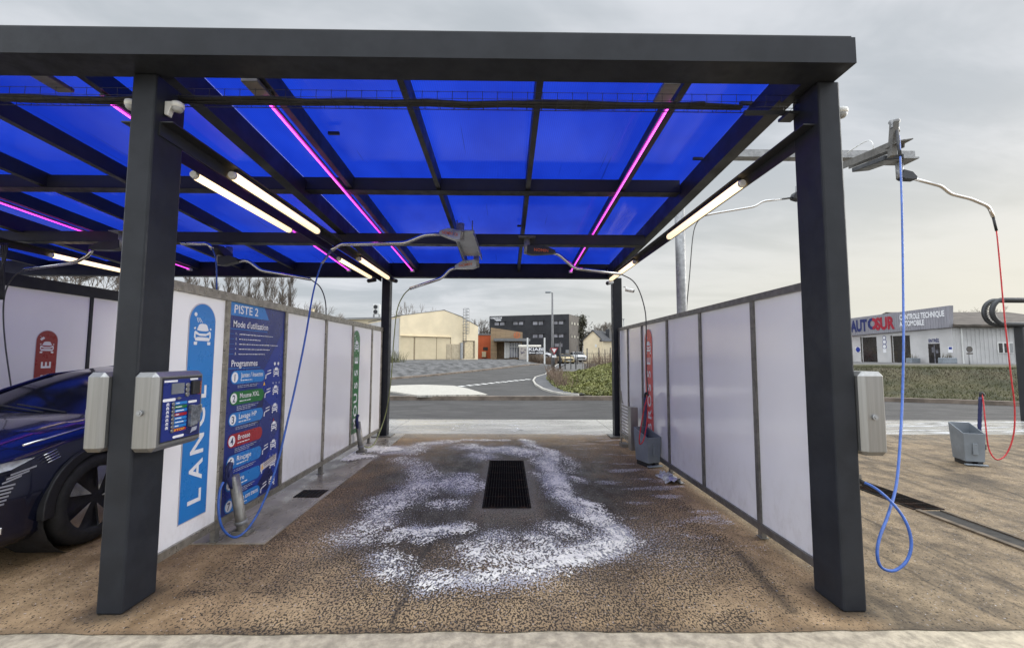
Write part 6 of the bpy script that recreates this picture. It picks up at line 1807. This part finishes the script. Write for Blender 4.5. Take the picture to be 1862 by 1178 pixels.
# ================================================================== TREES AND PLANTS
M_BARK = pm('winter bark', (.115, .098, .080), .9, 0, .3, 3)
M_TWIG = pm('pale winter twigs', (.125, .102, .082), .9, 0, .25, 2)
def bare_tree(name, label, base, h, spread, seed, group, poplar=False, levels=4, twig_r=.018, trunk_r=None):
    rnd = random.Random(seed)
    t = thing(name, label, 'tree', base, group)
    B = Vector(base)
    tr = MB(); br = MB()
    R = trunk_r or h*.016
    def grow(p, d, L, r, lev):
        k = 3
        pts = [p]; dd = d.copy()
        for i in range(k):
            up = Vector((0, 0, .22 if poplar else .05))
            dd = (dd + Vector((rnd.gauss(0, .10), rnd.gauss(0, .10), rnd.gauss(0, .06))) + up*.5).normalized()
            pts.append(pts[-1] + dd*L/k)
        br.tube(pts, [r*(1 - .6*i/k) for i in range(k+1)], 4 if lev > 1 else 3, 0, False)
        if lev <= 0: return
        n = rnd.choice((2, 3, 3)) if not poplar else 3
        for i in range(n):
            f = rnd.uniform(.35, 1.0)
            q_ = pts[min(k, int(f*k))].lerp(pts[min(k, int(f*k)+1)], (f*k) % 1)
            a = rnd.uniform(0, 2*pi); s_ = rnd.uniform(.35, .75)*(.5 if poplar else 1)
            side = dd.orthogonal().normalized(); side = Matrix.Rotation(a, 3, dd) @ side
            grow(q_, (dd + side*s_).normalized(), L*rnd.uniform(.55, .75), max(r*.55, twig_r*.7), lev-1)
        grow(pts[-1], (dd + Vector((rnd.gauss(0, .2), rnd.gauss(0, .2), 0))).normalized(), L*.62, max(r*.45, twig_r*.7), lev-1)
    th = h*(.88 if poplar else .34)
    tp = [B + Vector((rnd.gauss(0, .02)*h*i/6*.3, rnd.gauss(0, .02)*h*i/6*.3, th*i/6 - .2)) for i in range(7)]
    tr.tube(tp, [R*(1 - (.85 if poplar else .35)*i/6) for i in range(7)], 8)
    part('trunk', tr, M_BARK, t)
    if poplar:
        n = int(44 + h*1.6)
        for i in range(n):
            f = rnd.uniform(.08, 1.0); p = tp[min(5, int(f*6))].lerp(tp[min(6, int(f*6)+1)], (f*6) % 1)
            a = rnd.uniform(0, 2*pi); d = Vector((cos(a)*.34, sin(a)*.34, 1)).normalized()
            grow(p, d, spread*(1.15 - .5*f)*rnd.uniform(.8, 1.25), R*.22*(1 - .5*f), levels - 2)
    else:
        n = 7
        for i in range(n):
            a = 2*pi*i/n + rnd.uniform(-.3, .3); e = rnd.uniform(.35, 1.3)
            d = Vector((cos(a)*e, sin(a)*e, 1)).normalized()
            grow(tp[-1].lerp(tp[-2], rnd.random()), d, h*.30*rnd.uniform(.8, 1.15)*spread, R*.45, levels)
    part('branches', br, M_TWIG if not poplar else M_TWIG, t)
    return t
PY = 92
pops = []
for i, (px, pyt) in enumerate([(341, 500), (354, 508), (373, 498), (389, 510), (412, 497), (431, 503), (450, 499), (464, 508), (480, 500), (493, 505), (512, 503), (528, 500)]):
    a = at(px, 580, Y=PY + (i % 3)*5); tz = at(px, pyt - 6, Y=a.y).z
    h = tz - .8
    if i < 4:
        p = bare_tree('poplar_tree', 'bare tall poplar in the far row above the left partition', (a.x, a.y, .8), h, 2.2, 20 + i, 'row of bare poplars', True, 4, .036, .20)
        pops.append((p, h))
    else:
        src, hs_ = pops[i % 4]
        p = dup(src, (a.x, a.y, .8), rz=i*1.3); p.scale = (1, 1, h/hs_)
bt = at(150, 530, Y=40)
bare_tree('bare_tree', 'wide bare tree crown above the far left partition under the lit tube', (bt.x, 40, .9), at(150, 452, Y=40).z - .9, 1.05, 5, 'bare winter trees', False, 5, .028, .20)
for (px, pyt, Yt, sd_, lab, sp, lv) in [(757, 553, 75, 31, 'bare tree showing over the ridge of the cream warehouse', 1.0, 4), (862, 560, 82, 32, 'slim bare tree beside the cage ladder', .7, 4), (882, 596, 88, 33, 'low bare tree behind the orange building roof', 1.0, 4),
                                   (1100, 592, 95, 34, 'grey bare tree behind the cream house', 1.15, 5), (1084, 598, 98, 39, 'faint bare tree left of the cream house chimney', 1.1, 4), (1775, 546, 62, 35, 'bare tree above the garage wing roof', 1.0, 4), (1835, 560, 66, 36, 'low bare tree behind the garage roof at the right edge', 1.1, 4), (580, 545, 70, 37, 'small bare tree above the left partition', .8, 4), (557, 555, 84, 38, 'low bush like bare tree at the end of the poplar row', 1.2, 4)]:
    a = at(px, 640, Y=Yt); h = at(px, pyt, Y=Yt).z - .5
    bare_tree('bare_tree', lab, (a.x, Yt, .5), h, sp, sd_, 'bare winter trees', False, lv, .03)

# leaf-card helpers
def leaf_cards(name, P, size, mat, seed=1, up=0.3, kind=None, label=None):
    r = np.random.RandomState(seed)
    n = len(P)
    d = r.normal(size=(n, 3)); d[:, 2] += up; d /= np.linalg.norm(d, axis=1)[:, None]
    a = np.cross(d, r.normal(size=(n, 3))); a /= np.linalg.norm(a, axis=1)[:, None] + 1e-9
    b = np.cross(d, a)
    s = size*(0.6 + 0.8*r.rand(n))[:, None]
    V = np.stack([P - a*s*.5, P + b*s*.35, P + a*s*.6, P - b*s*.35], 1).reshape(-1, 3)
    q_ = np.arange(4*n).reshape(-1, 4)
    return np_mesh(name, V, q_, mat, kind)
def leaf_mat(name, c1, c2, c3=None):
    m = bpy.data.materials.new(name); m.use_nodes = True; t = m.node_tree; p = t.nodes['Principled BSDF']
    o = N(t, 'ShaderNodeTexCoord').outputs['Object']
    f = maprange(t, noise_(t, o, 1.6, 4, .7), .35, .65)
    g = N(t, 'ShaderNodeNewGeometry').outputs['Random Per Island']
    c = mix(t, f, c1, c2)
    c = mix(t, math_(t, 'MULTIPLY', g, .4), c, c3 or tuple(x*1.6 for x in c2))
    t.links.new(c, p.inputs['Base Color']); p.inputs['Roughness'].default_value = .65
    return m
# ivy mound
r = np.random.RandomState(3)
n = 120000
x = 1.9 + r.rand(n)*11; y = 15.9 + r.rand(n)*11.5
k = inside_right(x, y)
x, y = x[k], y[k]
z = ground_z(x, y)
clump = fbm(x*1.6, y*1.6, 2)
z = z + r.rand(len(x))*(.06 + .34*np.clip(clump - .25, 0, 1))
leaf_cards('ivy_cover', np.stack([x, y, z], -1), .085, leaf_mat('ivy leaves', (.085, .105, .026), (.19, .205, .05), (.27, .22, .10)), 5, .5, 'stuff')
# grass on the right bank
n = 220000
x = 9 + r.rand(n)*30; y = -2 + r.rand(n)*30
d = None
k = inside_right(x, y) & (x > 10)
x, y = x[k], y[k]
dd_ = poly_dist(x, y, IVYL); kk = (dd_ < 9); x, y, dd_ = x[kk], y[kk], dd_[kk]
z = ground_z(x, y)
m = len(x)
h = .025 + .09*r.rand(m)*(.4 + fbm(x*.8, y*.8, 1))
ang = r.rand(m)*6.28; lx, ly = np.cos(ang)*.013, np.sin(ang)*.013
tx, ty = r.normal(0, .07, m), r.normal(0, .07, m)
V = np.stack([np.stack([x - lx, y - ly, z - .02], -1), np.stack([x + lx, y + ly, z - .02], -1), np.stack([x + tx, y + ty, z + h], -1)], 1).reshape(-1, 3)
gmat = leaf_mat('grass blades', (.034, .040, .008), (.062, .066, .013), (.085, .076, .021))
t_ = gmat.node_tree; pb = t_.nodes['Principled BSDF']; src = pb.inputs['Base Color'].links[0].from_socket
o_ = N(t_, 'ShaderNodeTexCoord').outputs['Object']; sp = N(t_, 'ShaderNodeSeparateXYZ'); t_.links.new(o_, sp.inputs[0])
zz = math_(t_, 'ADD', sp.outputs[2], math_(t_, 'MULTIPLY', noise_(t_, o_, .7, 4, .7), .5))
bf = math_(t_, 'MULTIPLY', maprange(t_, zz, .72, .95), maprange(t_, zz, 1.36, 1.20))
t_.links.new(mix(t_, math_(t_, 'MULTIPLY', bf, .85), src, (.060, .042, .022)), pb.inputs['Base Color'])
np_mesh('grass', V, np.arange(3*m).reshape(-1, 3), gmat, 'stuff')
# dry stems
def stems(name, pts, hmin, hmax, mat, rr=.008, lean=.15, seed=2):
    rnd = random.Random(seed); m = MB()
    for (a, b) in pts:
        z = gzf(a, b); hh = rnd.uniform(hmin, hmax)
        p1 = Vector((a + rnd.gauss(0, lean)*hh*.5, b + rnd.gauss(0, lean)*hh*.5, z + hh*.55)); p2 = p1 + Vector((rnd.gauss(0, lean)*hh*.6, rnd.gauss(0, lean)*hh*.6, hh*.45))
        m.tube([(a, b, z - .05), p1, p2], [rr, rr*.8, rr*.4], 3, 0, False)
    return struct(name, m, mat, kind='stuff')
M_DRY = pm('dry stems', (.16, .115, .085), .95, 0, .35, 2)
rnd = random.Random(8)
P = [(2.15 + abs(rnd.gauss(0, .35)), rnd.uniform(18, 26)) for _ in range(420)]
stems('dry_brush', [(a + .1*(b > 23)*(b - 23), b) for a, b in P], .2, .75, M_DRY, .010, .3)
P = [(rnd.uniform(4.8, 8.5), rnd.uniform(24.5, 28)) for _ in range(600)]
stems('dry_reeds', P, .5, 1.15, M_DRY, .010, .10)
P = []
for _ in range(500):
    q_ = at(rnd.uniform(985, 1012), 655, Y=rnd.uniform(44, 50)); P.append((q_.x, q_.y))
for _ in range(160):
    q_ = at(rnd.uniform(962, 990), 655, Y=rnd.uniform(45.2, 46.5)); P.append((q_.x, q_.y))
stems('dry_hedge', P, .3, .95, pm('brown hedge', (.12, .085, .06), .95, 0, .3, 2), .016, .25)
P = [(rnd.uniform(-10.5, -7.4), rnd.uniform(24.5, 33)) for _ in range(700)]
stems('dry_weeds', P, .25, .9, pm('olive weeds', (.10, .10, .05), .95, 0, .4, 1), .012, .3)
# conifer beside the office block
a = at(1056, 640, Y=84); zt = at(1052, 573, Y=84).z
t = thing('pine_tree', 'dark ragged pine beside the right end of the office block', 'tree', (a.x, 84, .4))
part('trunk', MB().tube([(a.x, 84, .2), (a.x + .2, 84, zt*.5), (a.x - .2, 84, zt - .5)], [.3, .2, .06], 8), M_BARK, t)
r = np.random.RandomState(12)
pts = []
for k in range(70):
    f = r.rand(); c = np.array([a.x + r.normal(0, 1.0)*(1.2 - .5*f), 84 + r.normal(0, 1.0), 2 + f*(zt - 2.4)])
    pts.append(c + r.normal(size=(70, 3))*np.array([.42, .42, .32]))
P = np.concatenate(pts)
o = leaf_cards('crown', P - np.array([a.x, 84, .4]), .28, leaf_mat('pine needles', (.020, .026, .012), (.05, .05, .025), (.09, .065, .04)), 9, .2)
o.parent = t
